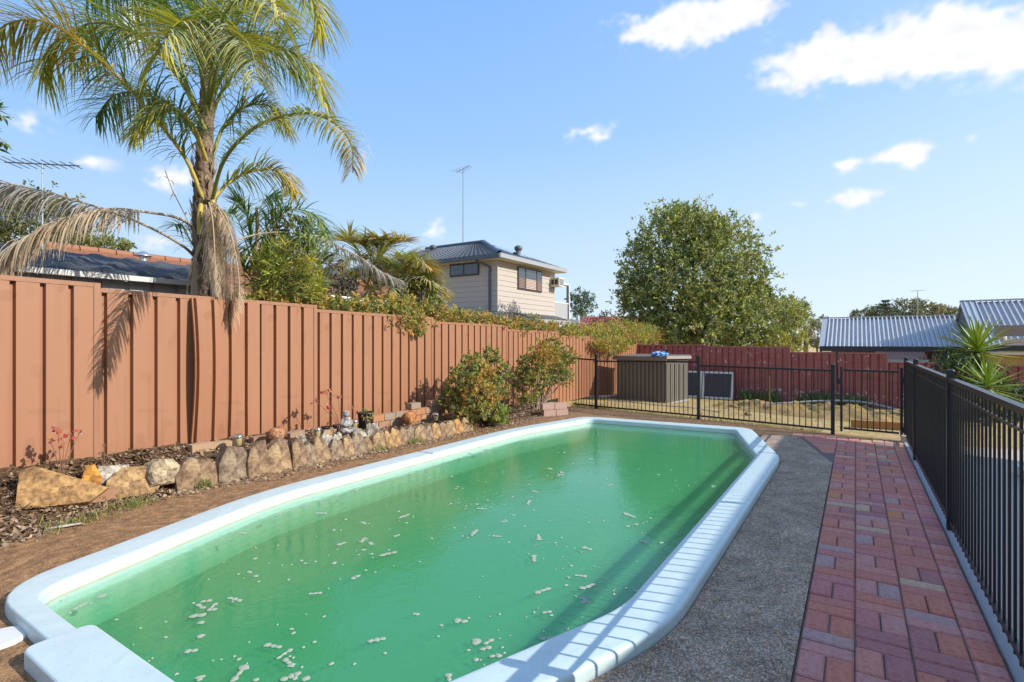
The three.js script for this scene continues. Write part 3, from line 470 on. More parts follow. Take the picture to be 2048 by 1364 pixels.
{
  const r = rng(101), edging = thing('rock_edging', 'mortared row of upright sandstone rocks edging the garden bed', 'rock edging');
  const list = [[360, 440, 905, 962, 0], [438, 506, 893, 958, 4], [497, 539, 884, 949, 2], [540, 584, 878, 943, 1], [586, 615, 873, 930, 2], [612, 634, 880, 924, 4], [630, 663, 873, 921, 0], [662, 690, 880, 916, 4], [688, 709, 866, 904, 1], [706, 732, 856, 900, 4], [725, 744, 870, 899, 2], [745, 773, 861, 898, 1], [771, 785, 862, 894, 3],
    [783, 803, 857, 891, 3], [800, 816, 853, 887, 0], [813, 835, 851, 883, 4], [829, 853, 846, 877, 1], [851, 867, 849, 875, 4], [866, 883, 844, 872, 3], [880, 899, 845, 870, 2], [896, 912, 840, 867, 1], [910, 926, 837, 864, 5], [923, 947, 836, 863, 1]];
  list.forEach(([xl, xr, yt, yb, m], i) => {
    const base = onLevel((xl + xr) / 2, yb, 0), x = Math.max(base.x, xWall(base.z) + 0.06), zl = onX(xl, 700, x).z, zr = onX(xr, 700, x).z, w = Math.abs(zl - zr) * 0.5 + 0.012, d = depthOnX((xl + xr) / 2, x), h = (yb - yt) * d / F * 1.0 + 0.0;
    const peak = (i === 1 ? -0.35 : i === 2 ? 0.8 : (r() - .5) * 0.9) * w, o = [[-w, -0.12], [w, -0.12], [w * (0.86 + r() * .12), h * (0.4 + r() * .25)], [w * (0.4 + r() * .3), h * (0.74 + r() * .16)], [peak, h], [-w * (0.45 + r() * .3), h * (0.72 + r() * .18)], [-w * (0.86 + r() * .12), h * (0.4 + r() * .25)]];
    const s = part('stone', rock(r, o, 0.16), stoneMats[m], edging); s.position.set(x - 0.06, 0.01, (zl + zr) / 2); s.rotation.set(0, Math.PI / 2 + (r() - .5) * 0.12, 0); s.rotateX(-0.12 - r() * 0.12);
  });
  // mortar smeared between the pale-set stones
  const g = new GB(); for (let px = 538; px < 780; px += 7) { const yb = lerp(944, 893, (px - 538) / 242), p = onLevel(px, yb, 0), h = 0.16 + 0.1 * r(); const q = new THREE.IcosahedronGeometry(1, 1); const P = q.attributes.position; for (let k = 0; k < P.count; k++) { const f = 1 + 0.3 * fbm(P.getX(k) * 2 + px, P.getY(k) * 2, P.getZ(k) * 2, 2); P.setXYZ(k, P.getX(k) * f, P.getY(k) * f, P.getZ(k) * f); } q.computeVertexNormals(); q.scale(0.06, h, 0.075); q.translate(p.x - 0.085, h * 0.45, p.z); g.add(q); }
  g.mesh('mortar', mortar, edging);

  const flag = (label, m, outline, th, p, rx, ry, rz) => { const s = part('flagstone', rock(r, outline, th, 0.015), m); s.position.copy(p); s.rotation.set(0, ry, 0); s.rotateX(rx); s.rotateZ(rz); tag(s, label, 'rock', 'loose flagstones'); return s; };
  const ochre = std([0.42, 0.245, 0.10], 0.9, { map: tStone, bumpMap: tStoneBump, bumpScale: 0.014 }), orange = std([0.55, 0.26, 0.045], 0.9, { map: tStone, bumpMap: tStoneBump, bumpScale: 0.01 });
  const face = Math.PI / 2 + 0.05;
  const onBed = (px, py, lift) => { for (let d = 3.5; d < 12; d += 0.01) { const p = spot(px, py, d); if (p.y <= (p.x < xWall(p.z) ? Math.max(0, bed(p.x, p.z)) : 0) + lift) return p; } return onLevel(px, py, 0); };
  flag('largest tan flagstone leaning on the leaf litter, at the left edge of the garden bed', ochre, [[-0.27, -0.17], [0.22, -0.16], [0.36, -0.04], [0.08, 0.10], [-0.18, 0.22], [-0.28, 0.19]], 0.08, onBed(118, 978, 0.11), -0.62, face - 0.35, -0.06);
  flag('small bright orange wedge of rock between the two tan flagstones', orange, [[-0.07, -0.1], [0.11, -0.13], [0.10, -0.02], [0.02, 0.11], [-0.05, 0.09]], 0.07, onBed(180, 952, 0.1), -0.35, face - 0.3, -0.2);
  flag('tan flagstone leaning right of the orange wedge', std([0.44, 0.28, 0.13], 0.9, { map: tStone, bumpMap: tStoneBump, bumpScale: 0.014 }), [[-0.2, -0.15], [0.22, -0.15], [0.30, 0.02], [0.2, 0.13], [-0.04, 0.16], [-0.17, 0.05]], 0.09, onBed(256, 966, 0.12), -0.5, face - 0.28, 0.02);
  flag('flat grey flagstone tucked behind the orange wedge', mortar, [[-0.13, -0.1], [0.13, -0.1], [0.15, 0.08], [-0.1, 0.1]], 0.07, onBed(222, 950, 0.05), -0.7, face - 0.2, 0);
  flag('pale cream lumpy boulder at the left end of the upright rocks', std([0.50, 0.40, 0.27], 0.92, { map: tStone, bumpMap: tStoneBump, bumpScale: 0.03 }), [[-0.15, -0.15], [0.16, -0.15], [0.16, 0.0], [0.09, 0.09], [-0.03, 0.12], [-0.12, 0.08], [-0.16, -0.02]], 0.2, onBed(322, 940, 0.1), -0.15, face, 0);
  for (const [px, py, sx, lb] of [[128, 1052, 0.16, 'thin pale strip of bark lying on the litter below the large flagstone']]) { const g2 = new THREE.IcosahedronGeometry(1, 1); g2.scale(sx * 0.8, 0.01, 0.022); const m = part('bark_strip', g2, std([0.42, 0.36, 0.31], 0.95)); m.position.copy(onBed(px, py, 0.02)); m.rotation.y = 1.2; tag(m, lb, 'bark'); }
}
// ------------------------------------------------------------------ bricks in the bed
const wallTones = [[0.46, 0.27, 0.155], [0.42, 0.225, 0.125], [0.50, 0.325, 0.19], [0.40, 0.26, 0.17], [0.48, 0.22, 0.10], [0.36, 0.27, 0.19]].map((c) => std(c, 0.9, { map: tGrain, bumpMap: tGrainBump, bumpScale: 0.004 }));
const brickBox = (l, h, d) => { const s = new THREE.Shape(); const a = l / 2, b = h / 2, q = 0.005; s.moveTo(-a + q, -b); s.lineTo(a - q, -b); s.lineTo(a, -b + q); s.lineTo(a, b - q); s.lineTo(a - q, b); s.lineTo(-a + q, b); s.lineTo(-a, b - q); s.lineTo(-a, -b + q); const g = new THREE.ExtrudeGeometry(s, { depth: d, bevelEnabled: false }); g.translate(0, 0, -d / 2); return new GB().add(g).geo(); };
{
  const r = rng(61), geo = brickBox(0.228, 0.098, 0.11), half = brickBox(0.112, 0.098, 0.11);
  const wall = thing('brick_wall', 'low wall of pale orange bricks against the fence, behind the rocks', 'wall');
  const x = -6.28, z0 = onX(742, 700, x).z, z1 = onX(888, 700, x).z, L = z0 - z1; wall.position.set(x, 0.06, z0);
  const dip = (u) => -0.055 * u / L;
  new GB().box(0.09, 0.30, L * 0.99, -0.012, 0.14, -L / 2).mesh('mortar', mortar, wall);
  for (let c = 0; c < 4; c++) for (let u = c % 2 ? 0.12 : 0; u < L - 0.05; u += 0.238) {
    if (c === 3 && (u < 0.62 || (u > 0.86 && u < 1.3) || u > 1.95)) continue; if (c === 2 && u > L - 0.1) continue;
    const w = Math.min(0.228, L - u); const b = part('brick', w < 0.2 ? half : geo, pick(wallTones, r), wall); b.position.set((r() - .5) * 0.008, 0.05 + c * 0.108 + dip(u) * 0, -u - w / 2); b.rotation.set((r() - .5) * 0.02, Math.PI / 2 + (r() - .5) * 0.03, 0);
  }
  const loose = [['loose brick lying below the dented fence sheet', 402, 902], ['grey-topped brick under the fence left of the first terracotta pot', 440, 893], ['orange brick end right beside the first terracotta pot', 520, 878], ['long brick in the row left of the seated statue', 590, 872], ['orange brick just left of the seated statue', 655, 863], ['small upright brick end behind the seated statue', 737, 846], ['weathered brick half buried behind the orange wedge', 206, 918]];
  loose.forEach(([lb, px, py], i) => { const p = onX(px, py, -6.3 + (i === 6 ? 0.35 : 0)), m = part('loose_brick', geo, pick(wallTones, r)); p.y = bed(p.x, p.z) + (i === 5 ? 0.1 : 0.035); m.position.copy(p); m.rotation.set((r() - .5) * 0.1, Math.PI / 2 + (r() - .5) * 0.15, i === 5 ? 1.4 : (r() - .5) * 0.08); tag(m, lb, 'brick', 'loose bricks'); });
  // pink block planter at the end of the bed
  const pl = thing('block_planter', 'short pink concrete block planter wall at the far end of the shrubs', 'planter'), pm = std([0.52, 0.34, 0.27], 0.92, { map: tGrain, bumpMap: tGrainBump, bumpScale: 0.004 });
  const a = onLevel(1085, 832, 0), b = onLevel(1134, 829, 0), d = b.clone().sub(a), n = 2; d.y = 0; const l = d.length() / n; pl.position.copy(a); pl.rotation.y = Math.atan2(-d.z, d.x);
  for (let c = 0; c < 2; c++) for (let k = 0; k < n; k++) { const m = part('block', brickBox(l - 0.012, 0.125, 0.12), pm, pl); m.position.set(l * (k + 0.5) - (c ? 0.03 : 0), 0.06 + c * 0.132, 0); }
}
// ------------------------------------------------------------------ garden ornaments
{
  const steel = std([0.6, 0.6, 0.6], 0.25, { metalness: 1 }), amber = phys([0.62, 0.50, 0.24], 0.25, { transmission: 0.25, thickness: 0 });
  const lights = [['solar garden light knocked over beside the dented fence sheet', 395, 905, 1.0, 0.1], ['small steel-topped solar garden light above the upright rocks, second from left', 478, 893, 0.1, 0.13], ['solar garden light just right of the first terracotta pot', 635, 872, 0.05, 0.1], ['solar garden light standing in front of the low brick wall', 709, 842, 0.03, 0.16], ['solar garden light at the right end of the low brick wall', 872, 833, 0.12, 0.1]];
  lights.forEach(([lb, px, py, tilt, st], i) => {
    const p = onX(px, py, i < 3 ? -6.02 : -6.0), t = thing('solar_light', lb, 'garden light', V(p.x, bed(p.x, p.z) - 0.03, p.z), -0.6, 'solar garden lights'); t.rotation.z = -tilt; t.rotation.x = tilt * 0.5;
    new GB().cyl(V(0, 0, 0), V(0, st, 0), 0.008).mesh('stake', M.black, t); const L2 = new THREE.LatheGeometry([[0.001, st], [0.034, st], [0.045, st + 0.09], [0.045, st + 0.1]].map((q) => new THREE.Vector2(...q)), 16); part('lens', L2, amber, t);
    const cap = new THREE.LatheGeometry([[0.058, st + 0.098], [0.06, st + 0.112], [0.052, st + 0.124], [0.001, st + 0.13]].map((q) => new THREE.Vector2(...q)), 18); part('cap', cap, steel, t);
  });
  const terra = std([0.52, 0.25, 0.13], 0.85, { map: tStone, bumpMap: tStoneBump, bumpScale: 0.006 }), terra2 = std([0.58, 0.24, 0.085], 0.85, { map: tStone, bumpMap: tStoneBump, bumpScale: 0.006 });
  const prof = [[0.001, 0], [0.075, 0.0], [0.1, 0.04], [0.118, 0.11], [0.11, 0.17], [0.085, 0.205], [0.08, 0.22], [0.096, 0.235], [0.1, 0.25], [0.088, 0.252], [0.074, 0.22], [0.098, 0.16], [0.1, 0.1], [0.07, 0.02], [0.001, 0.018]].map((q) => new THREE.Vector2(...q));
  for (const [lb, px, py, m, s] of [['pale terracotta pot lying on its side on the rocks, left of the statue', 552, 884, terra, 0.85], ['bright orange terracotta pot lying on its side before the low brick wall', 818, 846, terra2, 0.9]]) {
    const p = onX(px, py, -6.0), t = thing('terracotta_pot', lb, 'pot', V(p.x, bed(p.x, p.z) + 0.13, p.z + 0.08), 0, 'terracotta pots'); const b = part('body', new THREE.LatheGeometry(prof.slice(0, 7), 24), m, t), q = part('rim', new THREE.LatheGeometry(prof.slice(6), 24), m, t); t.scale.setScalar(s); t.rotation.set(-1.35, 0, 0.3);
  }
  // black pot saucers and seedling pots by the fence
  for (const [lb, px, py] of [['small black plastic pot by the fence left of the statue', 651, 856], ['smallest black plastic pot by the fence just behind the statue', 674, 853], ['tall black plastic pot against the left end of the low brick wall', 731, 852]]) { const p = onX(px, py, -6.3), h = lb[0] === 't' ? 0.27 : 0.13, w = h * 0.45; const g = new THREE.LatheGeometry([[0.001, 0], [w * 0.75, 0], [w, h], [w * 1.08, h], [w * 1.08, h - 0.02]].map((q) => new THREE.Vector2(...q)), 16); const m = part('plant_pot', g, std([0.015, 0.014, 0.014], 0.5)); m.position.set(p.x, bed(p.x, p.z) - 0.01, p.z); tag(m, lb, 'pot', 'black plastic pots'); }

  // seated child-monk statue, one carved surface
  const bones = [[[0, .06, 0], [0, .15, .005], .062, .058], [[0, .15, .005], [0, .21, .0], .056, .045], [[0, .21, 0], [0, .245, .005], .024, .022], [[0, .285, .006], [0, .292, .008], .047, .046],
    [[.045, .205, 0], [.075, .145, .02], .024, .021], [[.075, .145, .02], [.03, .115, .075], .02, .017], [[-.045, .205, 0], [-.075, .145, .02], .024, .021], [[-.075, .145, .02], [-.03, .115, .075], .02, .017],
    [[.04, .055, .01], [.085, .055, .085], .04, .034], [[.085, .055, .085], [.0, .035, .115], .03, .022], [[-.04, .055, .01], [-.085, .055, .085], .04, .034], [[-.085, .055, .085], [0, .04, .12], .03, .022], [[-.02, .12, .085], [.02, .12, .085], .016, .016], [[0, .275, .05], [0, .282, .052], .01, .008], [[.046, .285, 0], [.048, .28, 0], .012, .01], [[-.046, .285, 0], [-.048, .28, 0], .012, .01], [[0, .262, .04], [0, .264, .043], .012, .012]];
  const N = 56, mc = new MarchingCubes(N, new THREE.MeshBasicMaterial(), false, false, 60000), s = 0.19; mc.isolation = 0;
  const cap = (p, [a, b, ra, rb]) => { const ax = p[0] - a[0], ay = p[1] - a[1], az = p[2] - a[2], bx = b[0] - a[0], by = b[1] - a[1], bz = b[2] - a[2], t = clamp((ax * bx + ay * by + az * bz) / (bx * bx + by * by + bz * bz)); return Math.hypot(ax - bx * t, ay - by * t, az - bz * t) - lerp(ra, rb, t); };
  for (let k = 0; k < N; k++) for (let j = 0; j < N; j++) for (let i = 0; i < N; i++) { const p = [(i - N / 2) / (N / 2) * s, (j - N / 2) / (N / 2) * s + 0.17, (k - N / 2) / (N / 2) * s + 0.04]; let q = 1; for (const b of bones) { const d = cap(p, b), h = clamp(0.5 + 0.5 * (q - d) / 0.014); q = lerp(q, d, h) - 0.014 * h * (1 - h); } mc.field[i + j * N + k * N * N] = -q; }
  mc.update(); const cnt = mc.count, g = new THREE.BufferGeometry(); g.setAttribute('position', new THREE.BufferAttribute(mc.positionArray.slice(0, cnt * 3), 3)); g.setAttribute('normal', new THREE.BufferAttribute(mc.normalArray.slice(0, cnt * 3), 3)); g.scale(s, s, s); g.translate(0, 0.17, 0.04);
  const uvA = new Float32Array(cnt * 2); for (let i = 0; i < cnt; i++) { uvA[i * 2] = g.attributes.position.getX(i) * 3; uvA[i * 2 + 1] = g.attributes.position.getY(i) * 3; } g.setAttribute('uv', new THREE.BufferAttribute(uvA, 2)); g.computeVertexNormals();
  const p = onX(692, 868, -5.86), st = part('garden_statue', g, std([0.46, 0.45, 0.44], 0.85, { map: tStone, bumpMap: tStoneBump, bumpScale: 0.004 })); st.position.set(p.x, 0.27, p.z); st.rotation.y = 1.25; st.scale.setScalar(0.92); tag(st, 'small grey stone statue of a seated child reading, on the rocks', 'statue');
}
// ------------------------------------------------------------------ thin red-leaved saplings in the bed
{
  const red = [[0.50, 0.07, 0.05], [0.42, 0.10, 0.05], [0.46, 0.20, 0.05], [0.35, 0.05, 0.05]], r = rng(333);
  function sapling(lb, px, py, x, tops, pal, size) {
    const b = onX(px, py, x), y0 = bed(b.x, b.z) - 0.02, t = thing('sapling', lb, 'sapling', V(b.x, y0, b.z), 0, 'thin saplings in the bed'), lb2 = new LB(), g = new GB();
    for (const [qx, qy, n, sp] of tops) { const e = onX(qx, qy, x).sub(t.position); g.tube([V(0, 0, 0), V(e.x * 0.3 + 0.01, e.y * 0.5, e.z * 0.35), e], 0.005, 0.0025, 5); for (let k = 0; k < n; k++) { const p = e.clone().addScaledVector(unit(r), sp * (0.2 + r())); g.cyl(e, p, 0.0015, 0.001, 4); const d = unit(r); d.y = -Math.abs(d.y) * 0.5; d.normalize(); const nn = V(1, 0.5, 0).addScaledVector(unit(r), 0.6); nn.addScaledVector(d, -nn.dot(d)).normalize(); lb2.leaf(p, d, nn, size * (0.7 + r() * 0.6), size * 0.8, shadeOf(pick(pal, r), r, 0.3)); } }
    g.mesh('stem', std([0.20, 0.10, 0.06], 0.9), t); lb2.mesh('foliage', M.leaf, t);
  }
  sapling('thin sapling with coral red leaves by the fence above the large flagstone', 122, 925, -6.2, [[115, 858, 9, 0.05], [142, 868, 7, 0.05], [102, 882, 5, 0.05], [128, 885, 5, 0.04], [160, 862, 3, 0.02]], red, 0.05);
  sapling('thin leaning sapling with red and orange leaves left of the statue', 683, 868, -6.15, [[650, 785, 12, 0.07], [675, 790, 9, 0.06], [630, 800, 8, 0.05], [655, 812, 4, 0.05]], red, 0.055);
  sapling('short sapling with a few red leaves behind the statue', 706, 862, -6.25, [[706, 815, 4, 0.04], [712, 822, 3, 0.03]], red, 0.05);
  sapling('short yellow-green sapling at the left end of the low brick wall', 736, 868, -6.12, [[732, 822, 10, 0.05], [742, 832, 10, 0.05], [728, 835, 6, 0.05]], [[0.30, 0.30, 0.04], [0.36, 0.26, 0.05], [0.2, 0.22, 0.04]], 0.05);
  sapling('dry spindly weed against the fence above the flagstones', 206, 925, -6.3, [[210, 888, 6, 0.05], [228, 905, 5, 0.04], [200, 905, 4, 0.04]], [[0.40, 0.27, 0.12], [0.32, 0.2, 0.09]], 0.025);
}
// ------------------------------------------------------------------ jade-leaved shrubs
{
  const pal = [[0.25, 0.27, 0.03], [0.31, 0.29, 0.03], [0.36, 0.27, 0.025], [0.17, 0.21, 0.03], [0.21, 0.25, 0.03]], warm = [[0.54, 0.26, 0.025], [0.46, 0.30, 0.03], [0.38, 0.30, 0.03]];
  function shrub(lb, base, lobes, seed) {
    const r = rng(seed), t = thing('shrub', lb, 'shrub', base, 0, 'shrubs by the fence'), g = new GB(), L = new LB();
    for (const [px, py, dx, rad, n, p2] of lobes) {
      const c = onX(px, py, base.x + dx).sub(base), mid = V(c.x * 0.5 + (r() - .5) * 0.1, c.y * 0.5, c.z * 0.5 + (r() - .5) * 0.15);
      g.tube([V((r() - .5) * 0.12, -0.05, (r() - .5) * 0.12), mid, c], 0.02 + rad * 0.03, 0.009, 6);
      for (let k = 0; k < 9; k++) { const e = c.clone().addScaledVector(unit(r), rad * 0.75); g.tube([lerpV(mid, c, 0.5 + r() * 0.5), e.clone().add(c).multiplyScalar(0.5).addScaledVector(unit(r), 0.02), e], 0.007, 0.003, 4, 2); }
      sprays(L, r, lumpy(c, rad, rad * 0.85, rad, seed + px, { inner: 0.3, lump: 0.3 }), Math.round(n * 0.95), 11, 0.058, 0.055, p2 ? warm : pal, { aspect: 0.62, rise: 0.9 });
    }
    g.mesh('branches', std([0.33, 0.26, 0.19], 0.9, { map: tStone }), t); L.mesh('foliage', M.leaf, t);
  }
  const b1 = V(-5.75, 0.02, -8.2), b2 = V(-5.85, 0.0, -10.0);
  shrub('orange-tipped succulent shrub beside the upright rocks, left of the taller shrub', b1, [[958, 790, 0.25, 0.33, 170, 1], [925, 760, -0.1, 0.26, 90, 0], [965, 745, 0.0, 0.25, 90, 1], [985, 780, 0.15, 0.28, 110, 0], [940, 820, 0.2, 0.3, 130, 0], [985, 825, 0.3, 0.22, 70, 0], [905, 800, -0.25, 0.24, 70, 0], [940, 728, -0.05, 0.2, 50, 0], [990, 715, 0.0, 0.16, 36, 0], [973, 706, 0.0, 0.08, 10, 0], [1005, 745, 0.05, 0.16, 30, 0]], 11);
  shrub('tall bare-stemmed succulent shrub with olive rounded top next to the far pool fence', b2, [[1085, 712, 0.15, 0.36, 150, 1], [1118, 720, 0.1, 0.34, 140, 0], [1060, 735, 0.0, 0.3, 100, 0], [1110, 745, 0.25, 0.3, 110, 0], [1135, 715, 0.05, 0.22, 60, 1], [1105, 692, 0.05, 0.22, 60, 0], [1045, 760, -0.1, 0.24, 60, 0], [1075, 765, 0.25, 0.26, 70, 0], [1055, 800, 0.2, 0.16, 30, 0], [1130, 755, 0.0, 0.2, 46, 0]], 12);
  const r = rng(9), t = thing('feathery_plant', 'bright lime green feathery plant at the foot of the orange-tipped shrub', 'plant', onLevel(1003, 850, 0.02)), L = new LB();
  for (let k = 0; k < 420; k++) { const d = unit(r); d.y = Math.abs(d.y) + 0.35; d.normalize(); const p = V((r() - .5) * 0.2, r() * 0.28, (r() - .5) * 0.2); L.leaf(p, d, unit(r).cross(d).normalize(), 0.09 + r() * 0.06, 0.012, shadeOf([0.26, 0.36, 0.02], r, 0.3)); } L.mesh('foliage', M.leaf, t);
}
function lerpV(a, b, t) { return a.clone().lerp(b, t); }
// ------------------------------------------------------------------ leaf litter and weeds
function scatter(name, lb, cat, geo, mat, n, place, tones, seed) {
  const r = rng(seed), m = new THREE.InstancedMesh(geo, mat, n), o = new THREE.Object3D(), c = new THREE.Color();
  for (let i = 0; i < n; i++) { const q = place(r); o.position.copy(q.p); o.rotation.set(q.rx ?? (r() - .5) * 0.9, r() * 6.28, q.rz ?? (r() - .5) * 0.9); o.scale.setScalar(q.s); o.updateMatrix(); m.setMatrixAt(i, o.matrix); const t = pick(tones, r), f = 0.7 + r() * 0.6; c.setRGB(t[0] * f, t[1] * f, t[2] * f); m.setColorAt(i, c); }
  m.name = numbered(name); m.castShadow = m.receiveShadow = true; scene.add(m); tag(m, lb, cat, null, 'stuff'); return m;
}
{
  const curl = new THREE.PlaneGeometry(0.05, 0.016, 4, 1); { const p = curl.attributes.position; for (let i = 0; i < p.count; i++) { const u = p.getX(i) / 0.025; p.setXYZ(i, p.getX(i), u * u * 0.008, p.getY(i) * (1.05 - u * u * 0.9)); } curl.computeVertexNormals(); }
  const brown = [[0.22, 0.13, 0.07], [0.30, 0.19, 0.10], [0.16, 0.09, 0.05], [0.38, 0.28, 0.18], [0.26, 0.15, 0.08], [0.12, 0.07, 0.045]];
  scatter('leaf_litter', 'brown leaf litter and twigs heaped along the garden bed', 'leaf litter', curl, std([1, 1, 1], 0.95), 11000, (r) => { const z = r() < 0.62 ? 0.5 - r() * 3.2 : -2.4 - r() * 8, t = Math.pow(r(), 0.8), near = z > -2.6, x = lerp(xFence(z) + 0.06, xWall(z) + (near ? 0.22 : -0.03), t); return { p: V(x, Math.max(x < xWall(z) - 0.03 ? bed(x, z) : 0, 0) + 0.006 + r() * 0.02, z), s: 0.6 + r() * r() * 1.9 }; }, brown, 71);
  scatter('leaf_litter', 'dry leaves gathered at the foot of the shrubs and rocks', 'leaf litter', curl, std([1, 1, 1], 0.95), 3400, (r) => { const z = 0.3 - Math.pow(r(), 0.85) * 11, x = xWall(z) + 0.01 + Math.pow(r(), 2.6) * (z < -7 ? 0.5 : 0.42); return { p: V(x, 0.004 + r() * 0.012, z), s: 0.35 + r() * 0.7 }; }, brown, 72);
  const blade = new THREE.PlaneGeometry(0.006, 0.1, 1, 3); { const p = blade.attributes.position; for (let i = 0; i < p.count; i++) { const v = (p.getY(i) + 0.05) / 0.1; p.setXYZ(i, p.getX(i) * (1 - v * 0.85), v * 0.1, v * v * 0.04); } blade.computeVertexNormals(); }
  const green = [[0.16, 0.18, 0.04], [0.24, 0.22, 0.05], [0.11, 0.14, 0.03], [0.30, 0.25, 0.08]];
  scatter('grass_weeds', 'sparse green grass weeds among the litter below the flagstones', 'grass', blade, M.leaf1 = std([1, 1, 1], 0.9), 900, (r) => { const c = pick([[-5.45, -1.75, 0.12, 0.2], [-5.6, -2.2, 0.08, 0.15], [-5.72, -2.9, 0.05, 0.06], [-5.6, -5.2, 0.06, 0.2], [-5.55, -5.9, 0.05, 0.12]], r); const x = c[0] + (r() + r() - 1) * c[2] * 1.6, z = c[1] + (r() + r() - 1) * c[3] * 1.6; return { p: V(x, x < xWall(z) ? bed(x, z) : 0, z), s: 0.5 + r() * 0.7, rx: (r() - .5) * 1.2, rz: (r() - .5) * 1.2 }; }, green, 73);
  const peb3 = new THREE.IcosahedronGeometry(0.012, 0); peb3.scale(1, 0.7, 1);
  scatter('soil_clods', 'small clods and pebbles strewn over the garden soil and along its edge', 'soil', peb3, std([1, 1, 1], 1), 5200, (r) => { const z = 0.4 - r() * 11.2, x = lerp(xFence(z) + 0.1, xWall(z) + 0.3, Math.pow(r(), 0.7)); return { p: V(x, (x < xWall(z) - 0.03 ? Math.max(0, bed(x, z)) : 0) + 0.004, z), s: 0.3 + Math.pow(r(), 3) * 2.2 }; }, [[0.26, 0.18, 0.11], [0.33, 0.24, 0.15], [0.2, 0.14, 0.09]], 79);
  const dryG = [[0.36, 0.29, 0.11], [0.28, 0.25, 0.08], [0.20, 0.21, 0.05], [0.42, 0.35, 0.16]];
  scatter('dry_grass', 'patchy dry grass on the yard beyond the pool fence', 'grass', blade, M.leaf1, 7500, (r) => { let x, z, k = 0; do { x = -6.9 + r() * 7.6; z = -10.8 - Math.pow(r(), 0.8) * 9; k++; } while (k < 12 && (fbm(x * 0.8 + 4, 2, z * 0.8, 3) < -0.02 + (x > -2.6 ? 0.16 : 0) || z > -11.3 + (x + 5) * 0.18)); return { p: V(x, gh(x, z), z), s: 0.35 + r() * 0.5, rx: (r() - .5), rz: (r() - .5) }; }, dryG, 74);
  scatter('green_grass', 'lush green grass tufts along the foot of the maroon fence', 'grass', blade, M.leaf1, 2800, (r) => { const c = pick([[-3.1, 0.35], [-2.4, 0.3], [-0.9, 0.35], [-0.5, 0.6], [-1.2, 0.5], [0.0, 0.3]], r), x = c[0] + (r() + r() - 1) * c[1], z = -19.8 + Math.pow(r(), 2) * 0.5; return { p: V(x, gh(x, z), z), s: 1.8 + r() * 2.6, rx: (r() - .5) * 0.7, rz: (r() - .5) * 0.7 }; }, [[0.06, 0.11, 0.02], [0.09, 0.15, 0.03], [0.05, 0.09, 0.02]], 75);
  scatter('green_grass', 'green grass growing through the base of the far pool fence', 'grass', blade, M.leaf1, 2600, (r) => { const t = r(), x = lerp(-5.7, -0.5, t), z = lerp(-11.32, -10.28, t) - r() * 0.12; return { p: V(x, -0.03, z), s: 0.5 + r() * (t < 0.2 ? 1.3 : 0.6), rx: (r() - .5), rz: (r() - .5) }; }, green, 76);
}

// ------------------------------------------------------------------ things in the far yard
{
  const shed = thing('metal_shed', 'low grey-brown ribbed steel shed in the far left corner of the yard', 'shed'), grey = std([0.15, 0.135, 0.105], 0.55, { map: tGrime }), trim = std([0.15, 0.125, 0.10], 0.55);
  const base = V(-4.8, -0.34, -15.8), turn = 0.16; shed.position.copy(base); shed.rotation.y = -turn;   // local x runs left along the front, local z runs back
  const Wd = 1.62, Dp = 1.55, Hf = 1.32, Hb = 1.36;
  const f = part('front_wall', ribbed(Wd, Hf, 0.135, 0.022), grey, shed); f.position.set(-Wd, 0, 0);
  const s = part('side_wall', ribbed(Dp, Hb, 0.135, 0.022), grey, shed); s.rotation.y = Math.PI / 2; s.position.set(0, 0, 0);
  const s2 = part('side_wall', ribbed(Dp, Hb, 0.135, 0.022), grey, shed); s2.rotation.y = -Math.PI / 2; s2.position.set(-Wd, 0, -Dp);
  const bk = part('back_wall', ribbed(Wd, Hb, 0.135, 0.022), grey, shed); bk.rotation.y = Math.PI; bk.position.set(0, 0, -Dp);
  const rf = new GB(); rf.box(Wd + 0.2, 0.02, Dp + 0.18, -Wd / 2, Hb + 0.045, -Dp / 2, 0.02); rf.mesh('roof', trim, shed);
  new GB().box(Wd + 0.21, 0.105, 0.03, -Wd / 2, Hf + 0.01, 0.1).mesh('fascia', trim, shed);
  new GB().box(0.03, 0.09, Dp + 0.16, 0.1, Hf + 0.045, -Dp / 2 + 0.0, -0.02).mesh('fascia', std([0.30, 0.27, 0.235], 0.5), shed);
  const slabm = new GB().box(Wd + 0.1, 0.06, Dp + 0.1, -Wd / 2, -0.02, -Dp / 2); slabm.mesh('base_slab', M.kerb, shed);
  // crumpled blue bag on the roof
  const g = new THREE.IcosahedronGeometry(1, 4), p = g.attributes.position, col = []; const q = g.index ? g.toNonIndexed() : g, P = q.attributes.position;
  for (let i = 0; i < P.count; i++) { const v = V(P.getX(i), P.getY(i), P.getZ(i)), k = 1 + 0.35 * fbm(v.x * 2.2, v.y * 2.2, v.z * 2.2, 4); P.setXYZ(i, v.x * 0.25 * k, Math.max(-0.02, v.y * 0.1 * k + 0.04), v.z * 0.2 * k); }
  for (let i = 0; i < P.count; i++) { const b = fbm(P.getX(i) * 7, P.getY(i) * 7, P.getZ(i) * 7 + 3, 2), w = b > 0.16 ? [0.55, 0.68, 0.75] : b < -0.1 ? [0.01, 0.10, 0.45] : [0.03, 0.28, 0.62]; col.push(...w); }
  q.setAttribute('color', new THREE.Float32BufferAttribute(col, 3)); q.computeVertexNormals();
  const bag = part('pool_cover_bag', q, phys([1, 1, 1], 0.35, { vertexColors: true })); bag.position.set(-5.0, -0.34 + 1.42, -15.95); bag.rotation.y = 0.4; tag(bag, 'crumpled blue and white plastic sheet on the shed roof', 'plastic sheet');
}
